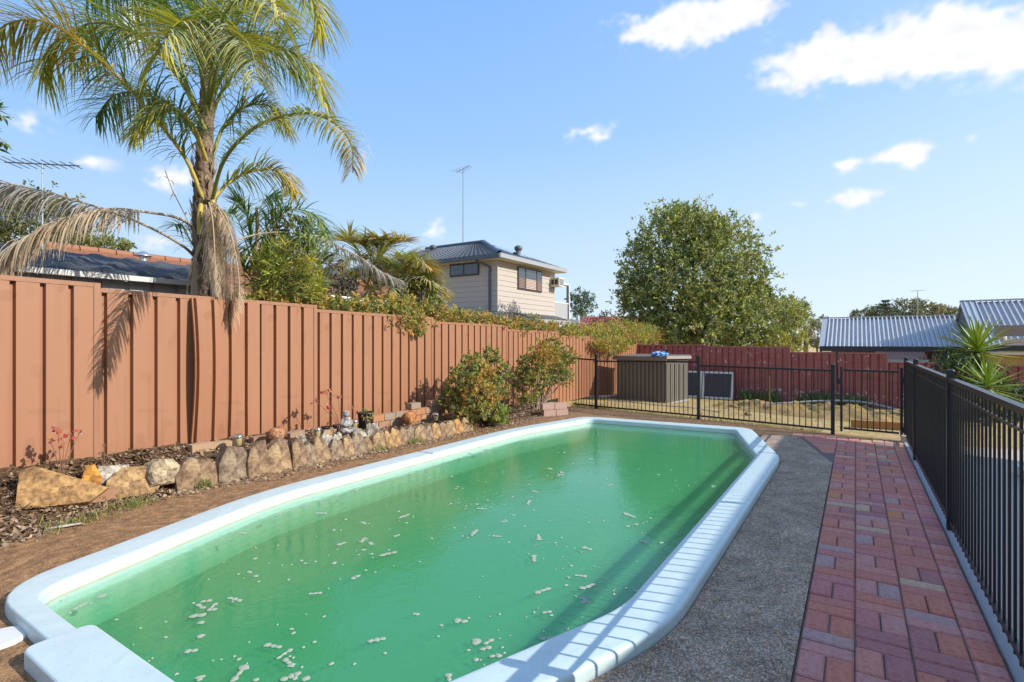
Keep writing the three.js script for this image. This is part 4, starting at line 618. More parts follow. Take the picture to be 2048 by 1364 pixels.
{ // flyscreen frames leaning on the rear fence
  const fm = std([0.56, 0.54, 0.50], 0.6), mesh = std([0.05, 0.045, 0.05], 0.8);
  for (const [lb, x0, x1, off] of [['grey flyscreen with pale frame leaning on the maroon fence, next to the shed', -5.35, -4.62, 0.0], ['pale framed dark flyscreen leaning on the maroon fence, right of the other screen', -4.62, -3.55, 0.03]]) {
    const w = x1 - x0 - 0.03, h = 0.98, t = thing('flyscreen', lb, 'screen', V((x0 + x1) / 2, gh(x0, -19.4) + 0.02, -19.5 + off), 0, 'leaning flyscreens'); t.rotation.x = -0.28;
    new GB().box(w, 0.07, 0.035, 0, h - 0.035, 0).mesh('frame_rail', fm, t); new GB().box(w, 0.07, 0.035, 0, 0.035, 0).mesh('frame_rail', fm, t); for (const sx of [-1, 1]) new GB().box(0.07, h - 0.142, 0.035, sx * (w / 2 - 0.035), h / 2, 0).mesh('frame_stile', fm, t);
    new GB().box(w - 0.142, h - 0.142, 0.008, 0, h / 2, -0.004).mesh('screen_mesh', mesh, t);
  }
  const p = onLevel(1541, 842, -0.25), stake = part('timber_stake', new GB().box(0.03, 1.0, 0.03, 0, 0.42, 0).geo(), M.wood); stake.position.copy(p); stake.position.y = gh(p.x, p.z); stake.rotation.set(0.02, 0.3, 0.015); tag(stake, 'slim timber stake standing in the bare soil', 'stake');
  const sl = part('timber_sleeper', new GB().box(1.15, 0.16, 0.09, 0, 0, 0).geo(), std([0.55, 0.26, 0.07], 0.85, { map: tWood })); const a = onLevel(1775, 862, -0.15); sl.position.set(a.x, gh(a.x, a.z) + 0.07, a.z); sl.rotation.y = 0.12; tag(sl, 'orange timber sleeper lying just beyond the gate', 'sleeper');
  // heap of dug soil
  const P = [], I = [], UV = [], n = 60, m = 26; for (let j = 0; j <= m; j++) for (let i = 0; i <= n; i++) { const u = i / n, v = j / m, x = lerp(-3.6, 1.7, u), z = lerp(-15.0, -18.6, v) + u * 2.6, e = Math.sin(Math.PI * u) ** 0.5 * Math.sin(Math.PI * v) ** 0.7; P.push(x, gh(x, z) - 0.02 + e * (0.14 + 0.12 * u + 0.28 * fbm(x * 1.4, 4, z * 1.4, 5)), z); UV.push(x, z); }
  for (let j = 0; j < m; j++) for (let i = 0; i < n; i++) { const b = j * (n + 1) + i; I.push(b, b + 1, b + n + 1, b + 1, b + n + 2, b + n + 1); }
  const g = new THREE.BufferGeometry(); g.setAttribute('position', new THREE.Float32BufferAttribute(P, 3)); g.setAttribute('uv', new THREE.Float32BufferAttribute(UV, 2)); g.setIndex(I); g.computeVertexNormals();
  tag(part('soil_heap', g, std([1, 0.9, 0.8], 1, { map: tYard, bumpMap: tSoilBump, bumpScale: 0.08 })), 'low heap of freshly dug pale soil before the maroon fence', 'soil');
  const hose = (lb, pts, r0, mat) => tag(part('pipe', new GB().tube(pts.map(([px, py, h]) => { const q = onLevel(px, py, -0.3); return V(q.x, gh(q.x, q.z) + h, q.z); }), r0, r0, 6, 6).geo(), mat), lb, 'pipe', 'pipes lying in the yard');
  hose('long grey irrigation pipe snaking across the dug soil', [[1450, 805, 0.05], [1490, 806, 0.05], [1520, 813, 0.1], [1560, 816, 0.16], [1640, 819, 0.28], [1720, 826, 0.32], [1790, 832, 0.2], [1835, 836, 0.1]], 0.03, std([0.33, 0.31, 0.27], 0.7));
  hose('thin pale pipe lying on the dry grass in front of the shed', [[1215, 803, 0.02], [1262, 808, 0.02], [1320, 815, 0.02], [1380, 822, 0.02], [1440, 832, 0.02]], 0.014, std([0.45, 0.42, 0.36], 0.7));
  hose('white plastic pipe lying by the tan fence left of the shed', [[1142, 798, 0.05], [1180, 795, 0.05], [1215, 793, 0.06], [1236, 791, 0.06]], 0.035, M.white);
  const r = rng(5); for (const [lb, px, py, s] of [['brown rock on the dry grass behind the far pool fence', 1468, 815, 0.11], ['small dark rock near the pool fence base, behind the bars', 1497, 836, 0.08], ['pale broken concrete lump by the maroon fence', 1496, 803, 0.17], ['small grey stone left of the far rocks', 1402, 838, 0.05]]) { const pts = []; for (let k = 0; k < 16; k++) pts.push(unit(r).multiply(V(s * (1 + r() * .4), s * 0.7, s))); const q = onLevel(px, py, -0.25), m2 = part('rock', new GB().add(new ConvexGeometry(pts)).geo(), stoneMats[Math.floor(r() * 4)]); m2.position.set(q.x, gh(q.x, q.z) + s * 0.45, q.z); tag(m2, lb, 'rock', 'rocks in the yard'); }
  const disc = new THREE.LatheGeometry([[0.001, 0.016], [0.1, 0.016], [0.112, 0.013], [0.118, 0.006], [0.12, -0.01]].map((q) => new THREE.Vector2(...q)), 48), lid = part('round_lid', disc, std([0.66, 0.64, 0.6], 0.6)); lid.position.copy(onLevel(-2, 1280, 0)); tag(lid, 'round white plastic lid set in the concrete at the near end of the pool', 'lid');
}

// ------------------------------------------------------------------ roofs
// tiled slope: four corners (eave a->b, ridge d->c), courses of interlocking rolls
function tiled(a, b, c, d, nu, nv, roll = 0.045, step = 0.03) {
  const P = [], I = [], n = b.clone().sub(a).cross(d.clone().sub(a)).normalize(); if (n.y < 0) n.negate(); const U = nu * 4, vs = []; for (let j = 0; j < nv; j++) vs.push([j / nv, step], [(j + 1) / nv - 1e-4, 0.0]);
  for (const [v, up] of vs) for (let i = 0; i <= U; i++) { const u = i / U, p = a.clone().lerp(b, u).lerp(d.clone().lerp(c, u), v), w = Math.max(0, Math.sin(i / 4 * 2 * Math.PI)); p.addScaledVector(n, up + roll * (i % 4 === 1 ? 1 : i % 4 === 2 ? 0.6 : 0)); P.push(p.x, p.y, p.z); }
  for (let j = 0; j < vs.length - 1; j++) for (let i = 0; i < U; i++) { const q = j * (U + 1) + i; I.push(q, q + 1, q + U + 1, q + 1, q + U + 2, q + U + 1); }
  const g = new THREE.BufferGeometry(); g.setAttribute('position', new THREE.Float32BufferAttribute(P, 3)); g.setIndex(I); const f = g.toNonIndexed(); f.computeVertexNormals(); return new GB().add(f).geo();
}
// corrugated or trapezoid sheet slope
function sheeted(a, b, c, d, n, depth) {
  const P = [], I = [], nn = b.clone().sub(a).cross(d.clone().sub(a)).normalize(); if (nn.y < 0) nn.negate(); const pr = [[0, 0], [0.46, 0], [0.52, 1], [0.74, 1], [0.94, 0]], us = []; for (let i = 0; i < n; i++) for (const [u, h] of pr) us.push([(i + u) / n, h]); us.push([1, 0]);
  for (const v of [0, 1]) for (const [u, h] of us) { const p = a.clone().lerp(b, u).lerp(d.clone().lerp(c, u), v).addScaledVector(nn, h * depth); P.push(p.x, p.y, p.z); }
  const m = us.length; for (let i = 0; i < m - 1; i++) I.push(i, i + 1, i + m, i + 1, i + m + 1, i + m);
  const g = new THREE.BufferGeometry(); g.setAttribute('position', new THREE.Float32BufferAttribute(P, 3)); g.setIndex(I); const f = g.toNonIndexed(); f.computeVertexNormals(); return new GB().add(f).geo();
}
const slate = std([0.155, 0.16, 0.17], 0.6, { map: tGrain }), navy = std([0.075, 0.095, 0.12], 0.5), glass = phys([0.03, 0.035, 0.045], 0.05, { clearcoat: 1, clearcoatRoughness: 0.03 }), brownFrame = std([0.035, 0.028, 0.025], 0.5);
{ // two-storey weatherboard house
  const h = thing('weatherboard_house', 'cream weatherboard two-storey house with grey tiled hip roof, beyond the tan fence', 'house');
  const X0 = -15.3, X1 = -26, Z0 = -22.2, Z1 = -28.3, Y0 = 3.05, Y1 = 5.72, board = std([0.43, 0.375, 0.32], 0.8), nB = 10, bh = (Y1 - Y0) / nB;
  for (let k = 0; k < nB; k++) { const y = Y0 + k * bh; const w = new GB(), w2 = new GB(); w.quad([X1, y, Z0 + 0.028], [X0, y, Z0 + 0.028], [X0, y + bh, Z0 + 0.006], [X1, y + bh, Z0 + 0.006]).quad([X1, y, Z0 - 0.01], [X0, y, Z0 - 0.01], [X0, y, Z0 + 0.028], [X1, y, Z0 + 0.028]); w.mesh('weatherboard', board, h); w2.quad([X0 + 0.028, y, Z0], [X0 + 0.028, y, Z1], [X0 + 0.006, y + bh, Z1], [X0 + 0.006, y + bh, Z0]).quad([X0 - 0.01, y, Z0], [X0 - 0.01, y, Z1], [X0 + 0.028, y, Z1], [X0 + 0.028, y, Z0]); w2.mesh('weatherboard', board, h); }
  const core = new GB().span(X1, X0 - 0.001, -0.6, Y1, Z1, Z0 - 0.001); core.mesh('wall', board, h);
  new GB().box(0.07, Y1 - Y0, 0.07, X0 + 0.015, (Y0 + Y1) / 2, Z0 + 0.015).mesh('corner_trim', board, h);
  new GB().span(onZ(872, 600, Z0).x, onZ(866, 600, Z0).x + 0.2, 2.6, 5.68, Z0 + 0.03, Z0 + 0.09).mesh('corner_trim', navy, h);
  const ex = 0.5, ey = 5.86, ry = 7.3, rz = (Z0 + Z1) / 2, A = V(X0 + ex, ey, Z0 + ex), Bq = V(X0 + ex, ey, Z1 - ex), Cq = V(X1 - ex, ey, Z1 - ex), D = V(X1 - ex, ey, Z0 + ex), R0 = V(X0 - 3.1, ry, rz), R1 = V(X1 + 3.1, ry, rz);
  const roof = part('roof', tiled(D, A, R0, R1, 36, 13), slate, h); part('roof_slope', tiled(A, Bq, R0.clone().add(V(0, 0, -0.01)), R0, 22, 13), slate, h); part('roof_slope', tiled(Bq, Cq, R1, R0, 36, 8), slate, h);
  const hip = new GB(); hip.tube([A.clone().add(V(-0.1, 0.06, -0.1)), R0.clone().add(V(0, 0.07, 0))], 0.13, 0.13, 7, 2); hip.tube([R0.clone().add(V(0, 0.07, 0)), R1.clone().add(V(0, 0.07, 0))], 0.12, 0.12, 7, 2); hip.mesh('ridge_capping', navy, h);
  new GB().span(D.x, A.x, ey - 0.19, ey + 0.03, A.z, A.z + 0.12).mesh('gutter', navy, h); new GB().span(A.x + 0.003, A.x + 0.12, ey - 0.19, ey + 0.03, Bq.z, A.z + 0.12).mesh('gutter', std([0.30, 0.31, 0.32], 0.5), h);
  new GB().span(X1, A.x - 0.005, ey - 0.2, ey - 0.17, Z1 - ex, A.z - 0.005).mesh('soffit', std([0.62, 0.53, 0.36], 0.8), h);
  const win = (name, g0) => g0;
  { const a = onZ(901, 555, Z0), b = onZ(959, 527, Z0), w = new THREE.Group(); w.name = 'window'; h.add(w); const fr = new GB(); fr.span(a.x, b.x, 4.97, 5.64, Z0 + 0.03, Z0 + 0.07); fr.mesh('frame', brownFrame, w); const m = (a.x + b.x) / 2; for (const [p, q] of [[a.x + 0.07, m - 0.04], [m + 0.04, b.x - 0.07]]) new GB().span(p, q, 5.05, 5.56, Z0 + 0.06, Z0 + 0.078).mesh('pane', glass, w); }
  { const za = onX(1034, 560, X0).z, zb = onX(1082, 560, X0).z, w = new THREE.Group(); w.name = 'window'; h.add(w); new GB().span(X0 + 0.03, X0 + 0.07, 4.33, 5.55, zb, za).mesh('frame', brownFrame, w); const L = za - zb, cut = [0.03, 0.26, 0.31, 0.73, 0.78, 0.97]; for (let k = 0; k < 3; k++) { new GB().span(X0 + 0.06, X0 + 0.08, 4.95, 5.48, za - cut[2 * k + 1] * L, za - cut[2 * k] * L).mesh('pane', glass, w); const bl = new GB(); for (let q = 0; q < 7; q++) bl.box(0.02, 0.07, (cut[2 * k + 1] - cut[2 * k]) * L, X0 + 0.075, 4.44 + q * 0.082, za - (cut[2 * k] + cut[2 * k + 1]) / 2 * L, 0, 0, 0.4); bl.mesh('louvre', k === 1 ? std([0.42, 0.32, 0.25], 0.6) : std([0.2, 0.13, 0.1], 0.6), w); } }
  { const z = onX(1100, 560, X0).z, ac = new THREE.Group(); ac.name = 'air_conditioner'; h.add(ac); new GB().span(X0 + 0.02, X0 + 0.62, 4.78, 5.28, z - 0.62, z + 0.02).mesh('case', std([0.66, 0.6, 0.48], 0.5), ac); new GB().span(X0 + 0.1, X0 + 0.28, 4.88, 5.18, z + 0.02, z + 0.032).mesh('vent', brownFrame, ac); new GB().span(X0 + 0.34, X0 + 0.52, 4.88, 5.18, z + 0.02, z + 0.032).mesh('vent', brownFrame, ac); new GB().span(X0 + 0.62, X0 + 0.632, 4.84, 5.22, z - 0.56, z - 0.04).mesh('grille', std([0.2, 0.2, 0.2], 0.6), ac); }
  { const x = onZ(981, 560, Z0).x, dp = new GB(); dp.tube([V(x - 0.55, 5.62, Z0 + 0.55), V(x - 0.3, 5.5, Z0 + 0.3), V(x, 5.3, Z0 + 0.1), V(x, 5.0, Z0 + 0.1)], 0.06, 0.06, 8, 3).cyl(V(x, 5.0, Z0 + 0.1), V(x, 3.1, Z0 + 0.1), 0.06); dp.mesh('downpipe', navy, h); }
  // lower roof skirt along both walls
  { const a = V(X0 + 0.75, 2.72, Z0 + 0.75), b = V(X0 + 0.75, 2.72, Z1 - 0.4), c = V(X0, 3.0, Z1 - 0.4), d = V(X0, 3.0, Z0); part('lower_roof', tiled(a, b, c, d, 22, 2), slate, h); part('lower_roof', tiled(V(X1, 2.72, Z0 + 0.75), a, d, V(X1, 3.0, Z0), 36, 2), slate, h); new GB().span(a.x, a.x + 0.1, 2.55, 2.74, b.z, a.z).mesh('gutter', std([0.33, 0.33, 0.33], 0.5), h); }
  // balcony on the far side
  { const b = new THREE.Group(); b.name = 'balcony'; h.add(b); new GB().span(X0 - 3, X0 + 0.02, 5.05, 5.17, Z1 - 1.9, Z1 - 0.01).mesh('canopy', M.offwhite, b); new GB().span(X0 - 3, X0, 2.95, 3.85, Z1 - 1.86, Z1 - 1.8).mesh('balustrade', slate, b); new GB().span(X0 - 0.06, X0 - 0.01, 2.9, 3.85, Z1 - 1.8, Z1 - 0.02).mesh('balustrade', std([0.34, 0.34, 0.33], 0.6), b); new GB().span(X0 - 0.07, X0 + 0.0, 3.86, 3.93, Z1 - 1.86, Z1 - 0.02).mesh('handrail', M.offwhite, b); new GB().span(X0 - 0.09, X0 - 0.01, 2.9, 5.05, Z1 - 1.86, Z1 - 1.75).mesh('post', navy, b); new GB().cyl(V(X0 + 0.03, 2.8, Z1 - 1.9), V(X0 + 0.03, 5.05, Z1 - 1.9), 0.05).mesh('downpipe', M.white, b); new GB().span(X0 - 3, X0 + 0.72, 2.6, 2.86, Z1 - 1.9, Z1 - 0.01).mesh('floor', slate, b); new GB().beam(V(X0 + 0.1, 2.9, Z1 - 2.0), V(X0 + 1.3, 1.2, Z1 - 3.6), 0.06, 0.16).mesh('stair_stringer', navy, b); new GB().beam(V(X0 + 0.1, 3.7, Z1 - 2.0), V(X0 + 1.3, 2.0, Z1 - 3.6), 0.05, 0.06).mesh('handrail', navy, b); }
  // roof vents and solar panel
  const vent = (p, s) => { const v = new THREE.Group(); v.name = 'roof_vent'; v.position.copy(p); v.scale.setScalar(s); h.add(v); new GB().cyl(V(0, -0.2, 0), V(0, 0.28, 0), 0.17, 0.17, 14).mesh('flue', slate, v); part('ventilator', new THREE.LatheGeometry([[0.17, 0.26], [0.25, 0.34], [0.28, 0.46], [0.25, 0.56], [0.14, 0.63], [0.001, 0.65]].map((q) => new THREE.Vector2(...q)), 18), std([0.09, 0.095, 0.1], 0.4), v); };
  vent(onZ(866, 504, -24.6).setY(6.9), 0.8); vent(onZ(838, 505, -26.4).setY(6.75), 0.65); vent(V(-17.2, 6.75, -27.2), 0.9);
  { const n = new GB(); const m = new THREE.Matrix4().lookAt(V(0, 0, 0), V(-1.4, -1.44 * 0 - 0, 0), V(0, 1, 0)); n.box(2.0, 0.06, 2.4, 0, 0, 0); const p = n.mesh('solar_panel', phys([0.01, 0.012, 0.02], 0.15, { clearcoat: 1 }), h); p.position.set(X0 - 1.1, 6.56, rz + 0.2); p.rotation.z = -Math.atan2(ry - ey, 3.6); }
  { const a = thing('television_antenna', 'tall thin television antenna mast on the grey tiled house roof', 'antenna', onZ(926, 495, rz).setY(7.3), 0, 'television antennas'); const top = onZ(926, 338, rz).y - 7.3; new GB().cyl(V(0, -0.4, 0), V(0, top, 0), 0.025, 0.018, 6).mesh('mast', std([0.2, 0.2, 0.22], 0.5, { metalness: 0.6 }), a); antennaHead(a, V(0, top, 0), 0.35, 1.1); }
}
function antennaHead(parent, p, turn, s) { const g = new GB(), m = std([0.12, 0.13, 0.15], 0.5, { metalness: 0.5 }), d = V(Math.cos(turn), 0, Math.sin(turn)), e = V(-d.z, 0, d.x); g.cyl(p.clone().addScaledVector(d, -0.7 * s), p.clone().addScaledVector(d, 0.7 * s), 0.014 * s, 0.014 * s, 5); for (let k = 0; k < 9; k++) { const c = p.clone().addScaledVector(d, (-0.65 + k * 0.16) * s), l = (0.42 - k * 0.025) * s; g.cyl(c.clone().addScaledVector(e, -l), c.clone().addScaledVector(e, l), 0.009 * s, 0.009 * s, 4); } g.mesh('elements', m, parent); }
{ // neighbour's garage with dark sheet roof
  const t = thing('garage', 'garage with dark sheet roof and white gutter behind the left end of the tan fence', 'garage'), wall = std([0.42, 0.41, 0.40], 0.7), dark = phys([0.075, 0.078, 0.088], 0.9, { specularIntensity: 0.3 }), x0 = -7.95, z0 = 2.4, z1 = -3.85;
  const w = part('wall', ribbed(z0 - z1 + 0.1, 2.3, 0.3, 0.03), wall, t); w.rotation.y = Math.PI / 2; w.position.set(x0 - 0.1, 0.05, z0);
  new GB().span(-12.4, x0 - 0.15, 0, 2.2, z1 + 0.05, z1 + 0.1).mesh('wall', wall, t);
  part('roof', sheeted(V(x0, 2.36, z0), V(x0, 2.36, z1 - 0.15), V(-11.4, 3.06, z1 - 2.4), V(-11.4, 3.06, z0), 16, 0.03), dark, t);
  new GB().span(x0, x0 + 0.1, 2.31, 2.375, z1 - 0.18, z0).mesh('gutter', std([0.58, 0.57, 0.54], 0.5), t); new GB().beam(V(x0 + 0.05, 2.34, z1 - 0.2), V(-11.4, 3.04, z1 - 2.45), 0.03, 0.12).mesh('barge', dark, t);
}
{ // terracotta roofed house
  const t = thing('terracotta_house', 'house with terracotta tiled roof and grey gable behind the garage', 'house'), terra = std([0.34, 0.15, 0.08], 0.85, { map: tGrain }), wl = std([0.44, 0.42, 0.40], 0.8), X = -17.6, y = 3.98, z0 = -5.0, z1 = -16.5, e = 3.9, ey = 2.35;
  part('roof', tiled(V(X + e, ey, z0 + 0.25), V(X + e, ey, z1), V(X, y, z1), V(X, y, z0 + 0.25), 40, 13, 0.04, 0.035), terra, t); part('roof_slope', tiled(V(X - e, ey, z1), V(X - e, ey, z0 + 0.25), V(X, y, z0 + 0.25), V(X, y, z1), 40, 13, 0.04, 0.035), terra, t);
  const r = new GB(); for (let z = z0 + 0.2; z > z1; z -= 0.42) r.cyl(V(X, y + 0.02, z), V(X, y + 0.03, z - 0.4), 0.12, 0.105, 8); r.mesh('ridge_capping', terra, t);
  const gab = new GB(); gab.quad([X - e + 0.4, ey, z0], [X + e - 0.4, ey, z0], [X, y - 0.12, z0], [X, y - 0.12, z0]); gab.mesh('gable', wl, t); const bg = new GB(); bg.beam(V(X + e, ey - 0.04, z0 + 0.24), V(X, y - 0.06, z0 + 0.24), 0.04, 0.16).beam(V(X - e, ey - 0.04, z0 + 0.24), V(X, y - 0.06, z0 + 0.24), 0.04, 0.16); bg.mesh('barge_board', std([0.1, 0.09, 0.09], 0.6), t);
  new GB().span(X - e + 0.4, X + e - 0.4, -0.3, ey + 0.02, z1 + 0.3, z0 - 0.01).mesh('wall', wl, t);
  const p = onX(287, 540, X + 2.0), v = new THREE.Group(); v.name = 'flue_vent'; v.position.set(X + 2.0, y - 2.0 * (y - ey) / e, p.z); t.add(v); new GB().cyl(V(0, -0.2, 0), V(0, 0.62, 0), 0.09, 0.09, 12).mesh('flue', std([0.4, 0.41, 0.42], 0.4, { metalness: 0.7 }), v); part('cowl', new THREE.LatheGeometry([[0.2, 0.6], [0.2, 0.63], [0.06, 0.72], [0.001, 0.73]].map((q) => new THREE.Vector2(...q)), 14), std([0.4, 0.41, 0.42], 0.4, { metalness: 0.7 }), v);
  const q = spot(85, 500, 13), a = thing('television_antenna', 'wide television antenna above the garage roof at the left edge of the picture', 'antenna', q, 0, 'television antennas'); const top = spot(85, 328, 13).y - q.y; new GB().cyl(V(0, -1, 0), V(0, top, 0), 0.022, 0.015, 6).mesh('mast', std([0.42, 0.43, 0.45], 0.4, { metalness: 0.7 }), a); antennaHead(a, V(0, top, 0), -0.75, 1.15);
  const wg = new GB().beam(onX(645, 596, -8.6), onX(757, 606, -8.6), 0.5, 0.09); tag(part('awning_beam', wg.geo(), M.white), 'white awning beam poking above the hedge below the golden palms', 'awning');
  const sm = thing('weatherboard_house_wing', 'low grey-roofed wing of a house glimpsed left of the golden palms', 'house'); part('roof', tiled(spot(618, 549, 24), spot(700, 536, 25), spot(700, 515, 28), spot(640, 540, 28), 10, 5), slate, sm); new GB().beam(spot(616, 553, 23.9), spot(700, 540, 24.9), 0.1, 0.2).mesh('gutter', navy, sm); const wp = new GB(); wp.quad(spot(622, 556, 24.2).toArray(), spot(700, 545, 25).toArray(), spot(700, 650, 25).toArray(), spot(622, 650, 24.2).toArray()); wp.mesh('wall', std([0.5, 0.42, 0.3], 0.8), sm);
  const rd = thing('red_roof_house', 'house with dark red tiled roof between the weatherboard house and the big tree', 'house'); part('roof', tiled(spot(1140, 690, 34), spot(1345, 690, 36), spot(1330, 632, 41), spot(1165, 634, 39), 30, 10, 0.06, 0.05), std([0.30, 0.065, 0.05], 0.75, { map: tGrain }), rd); const rw = new GB(); rw.quad(spot(1140, 690, 34.2).toArray(), spot(1345, 690, 36.2).toArray(), spot(1345, 740, 36.2).toArray(), spot(1140, 740, 34.2).toArray()); rw.mesh('wall', wl, rd);
  for (const [lb, px0, px1, py, d] of [['small white skylight box above the hedge next to the balcony', 1133, 1166, 656, 26], ['long pale sheet roof above the hedge in front of the red tiled roof', 1168, 1215, 657, 26]]) tag(part('sheet_roof', new GB().beam(spot(px0, py, d), spot(px1, py + 1, d), 0.6, 0.18).geo(), M.white), lb, 'roof', 'pale roofs above the hedge');
}
{ // house with corrugated roof on the right
  const t = thing('brick_house', 'orange brick house with pale ribbed metal roof beyond the maroon fence, on the right', 'house'), roofm = std([0.56, 0.56, 0.56], 0.45, { map: tGrime }), trim = std([0.36, 0.37, 0.385], 0.5), gut = std([0.025, 0.028, 0.034], 0.5), brick = std([0.62, 0.36, 0.17], 0.9, { map: tGrain, bumpMap: tGrainBump, bumpScale: 0.006 });
  const L0 = -1.48, L1 = 4.6, ze = -34, zr = -38, ye = 1.13, yr = 2.88;
  part('roof', sheeted(V(L0, ye, ze), V(L1, ye, ze), V(L1, yr, zr), V(L0, yr, zr), 30, 0.13), roofm, t); part('roof_slope', sheeted(V(L0, ye, zr - 4), V(L1, ye, zr - 4), V(L1, yr, zr), V(L0, yr, zr), 30, 0.05), roofm, t);
  new GB().beam(V(L0 - 0.1, ye + 0.03, ze), V(L0 - 0.1, yr + 0.05, zr), 0.3, 0.1).mesh('barge_flashing', trim, t); new GB().beam(V(L0 - 0.2, yr + 0.07, zr), V(L1, yr + 0.07, zr), 0.35, 0.06).mesh('ridge_capping', trim, t); new GB().span(L0 - 0.2, L1, ye - 0.16, ye + 0.12, ze + 0.02, ze + 0.14).mesh('gutter', gut, t); new GB().span(L0 - 0.2, L1, ye - 0.24, ye - 0.2, ze - 0.6, ze + 0.05).mesh('soffit', gut, t);
  new GB().span(L0 + 0.3, L1, -1.4, ye - 0.2, zr - 3.6, ze - 0.55).mesh('wall', brick, t);
  const H0 = 4.49, H1 = 16, he = -31, hr = -35.4, hy = 1.24, hY = 3.5;
  part('roof', sheeted(V(H0, hy, he), V(H1, hy, he), V(H1, hY, hr), V(H0, hY, hr), 52, 0.14), roofm, t); part('roof_slope', sheeted(V(H0, hy, hr - 4.4), V(H1, hy, hr - 4.4), V(H1, hY, hr), V(H0, hY, hr), 52, 0.055), roofm, t);
  new GB().beam(V(H0 + 0.25, hy + 0.06, he), V(H0 + 0.25, hY + 0.06, hr), 0.55, 0.1).mesh('barge_flashing', trim, t); new GB().beam(V(H0, hY + 0.08, hr), V(H1, hY + 0.08, hr), 0.35, 0.06).mesh('ridge_capping', trim, t); new GB().span(H0, H1, hy - 0.16, hy + 0.13, he + 0.02, he + 0.14).mesh('gutter', gut, t);
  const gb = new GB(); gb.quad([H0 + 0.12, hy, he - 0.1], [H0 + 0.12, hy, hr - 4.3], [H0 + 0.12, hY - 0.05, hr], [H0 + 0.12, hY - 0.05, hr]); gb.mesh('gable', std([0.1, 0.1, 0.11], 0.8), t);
  new GB().span(H0 + 0.35, H1, -1.4, hy - 0.16, hr - 4, he - 0.5).mesh('wall', brick, t); new GB().span(H0 + 0.3, H1, hy - 0.3, hy - 0.17, he - 0.5, he).mesh('soffit', M.white, t); new GB().span(7.0, 7.35, 0.0, 1.0, he - 0.48, he - 0.35).mesh('downpipe', M.white, t);
  for (const x of [2.6, 3.1, 3.7]) new GB().span(x, x + 0.16, -1.2, ye - 0.2, ze - 0.54, ze - 0.5).mesh('window_reveal', brownFrame, t);
  part('porch_roof', tiled(V(0.85, 0.62, -32.6), V(2.9, 0.62, -32.6), V(2.9, 1.0, -34), V(0.85, 1.0, -34), 22, 7, 0.03, 0.02), std([0.34, 0.19, 0.15], 0.8), t); new GB().span(0.8, 2.95, 0.48, 0.62, -32.58, -32.48).mesh('gutter', std([0.30, 0.33, 0.34], 0.5), t);
  const q = V(3.0, 2.9, -38.6), a = thing('television_antenna', 'small television antenna behind the ribbed metal roof on the right', 'antenna', q, 0, 'television antennas'); new GB().cyl(V(0, -0.5, 0), V(0, 1.55, 0), 0.02, 0.02, 6).mesh('mast', std([0.4, 0.4, 0.42], 0.4, { metalness: 0.6 }), a); antennaHead(a, V(0, 1.55, 0), 0.6, 0.55);
}
{ // pergola, pond edge and an unseen tall house set far off to shade the path
  const pg = thing('timber_pergola', 'weathered timber pergola beam end at the right edge of the picture', 'pergola'), pw = std([0.42, 0.33, 0.265], 0.8, { map: tWood }), a = spot(1988, 662, 15.5);
  const g = new GB(); g.beam(a, a.clone().add(V(4.6, 0.02, 0.6)), 0.14, 0.32); g.mesh('beam', pw, pg); const b = spot(2006, 684, 15.8); new GB().beam(b, b.clone().add(V(4.2, 0.0, 0.5)), 0.1, 0.2).mesh('beam', M.offwhite, pg); new GB().cyl(spot(2002, 680, 15.6), spot(2002, 668, 15.6), 0.13, 0.13, 10).mesh('bracket', M.offwhite, pg); new GB().box(0.14, 3.2, 0.14, a.x + 2.6, a.y - 1.62, a.z + 0.35).mesh('post', pw, pg);
  const tr = thing('shading_house', 'unseen tall rendered house right of the path, placed and sized to shade the path', 'house'), rm = std([0.5, 0.48, 0.45], 0.8);
  const x0 = 10.09, y = 6.87, sh = new THREE.Shape([[x0, 12.42], [18, 10.85], [18, -14], [x0, -14]].map((q) => new THREE.Vector2(...q))), e = new THREE.ExtrudeGeometry(sh, { depth: 0.22, bevelEnabled: false }); e.rotateX(-Math.PI / 2); e.translate(0, y - 0.22, 0); part('roof', new GB().add(e).geo(), slate, tr);
  new GB().span(x0 + 0.5, 17.6, -0.1, y - 0.22, -10.6, 13.6).mesh('wall', rm, tr);
  const pond = thing('garden_pond', 'low pale-edged blue pond behind the pool fence at the right edge', 'pond', V(2.0, 0, -7.2)), rim = new GB(); rim.span(-0.45, 2.2, 0, 0.1, -1.15, -0.95).span(-0.45, -0.25, 0, 0.1, -0.95, 1.2); rim.mesh('edging', std([0.55, 0.55, 0.53], 0.8), pond); new GB().span(-0.25, 2.2, -0.005, 0.04, -0.95, 1.2).mesh('water', phys([0.10, 0.32, 0.46], 0.08, { bumpMap: tRipple, bumpScale: 0.01 }), pond);
  const kr = part('garden_step', new GB().box(0.5, 0.1, 0.16, 0, 0.05, 0).geo(), std([0.55, 0.44, 0.33], 0.9)); kr.position.set(0.5, 0, -9.98); kr.position.x = 0.83; kr.rotation.y = 0.1; tag(kr, 'short pale concrete step behind the corner post of the pool fence', 'step');
}

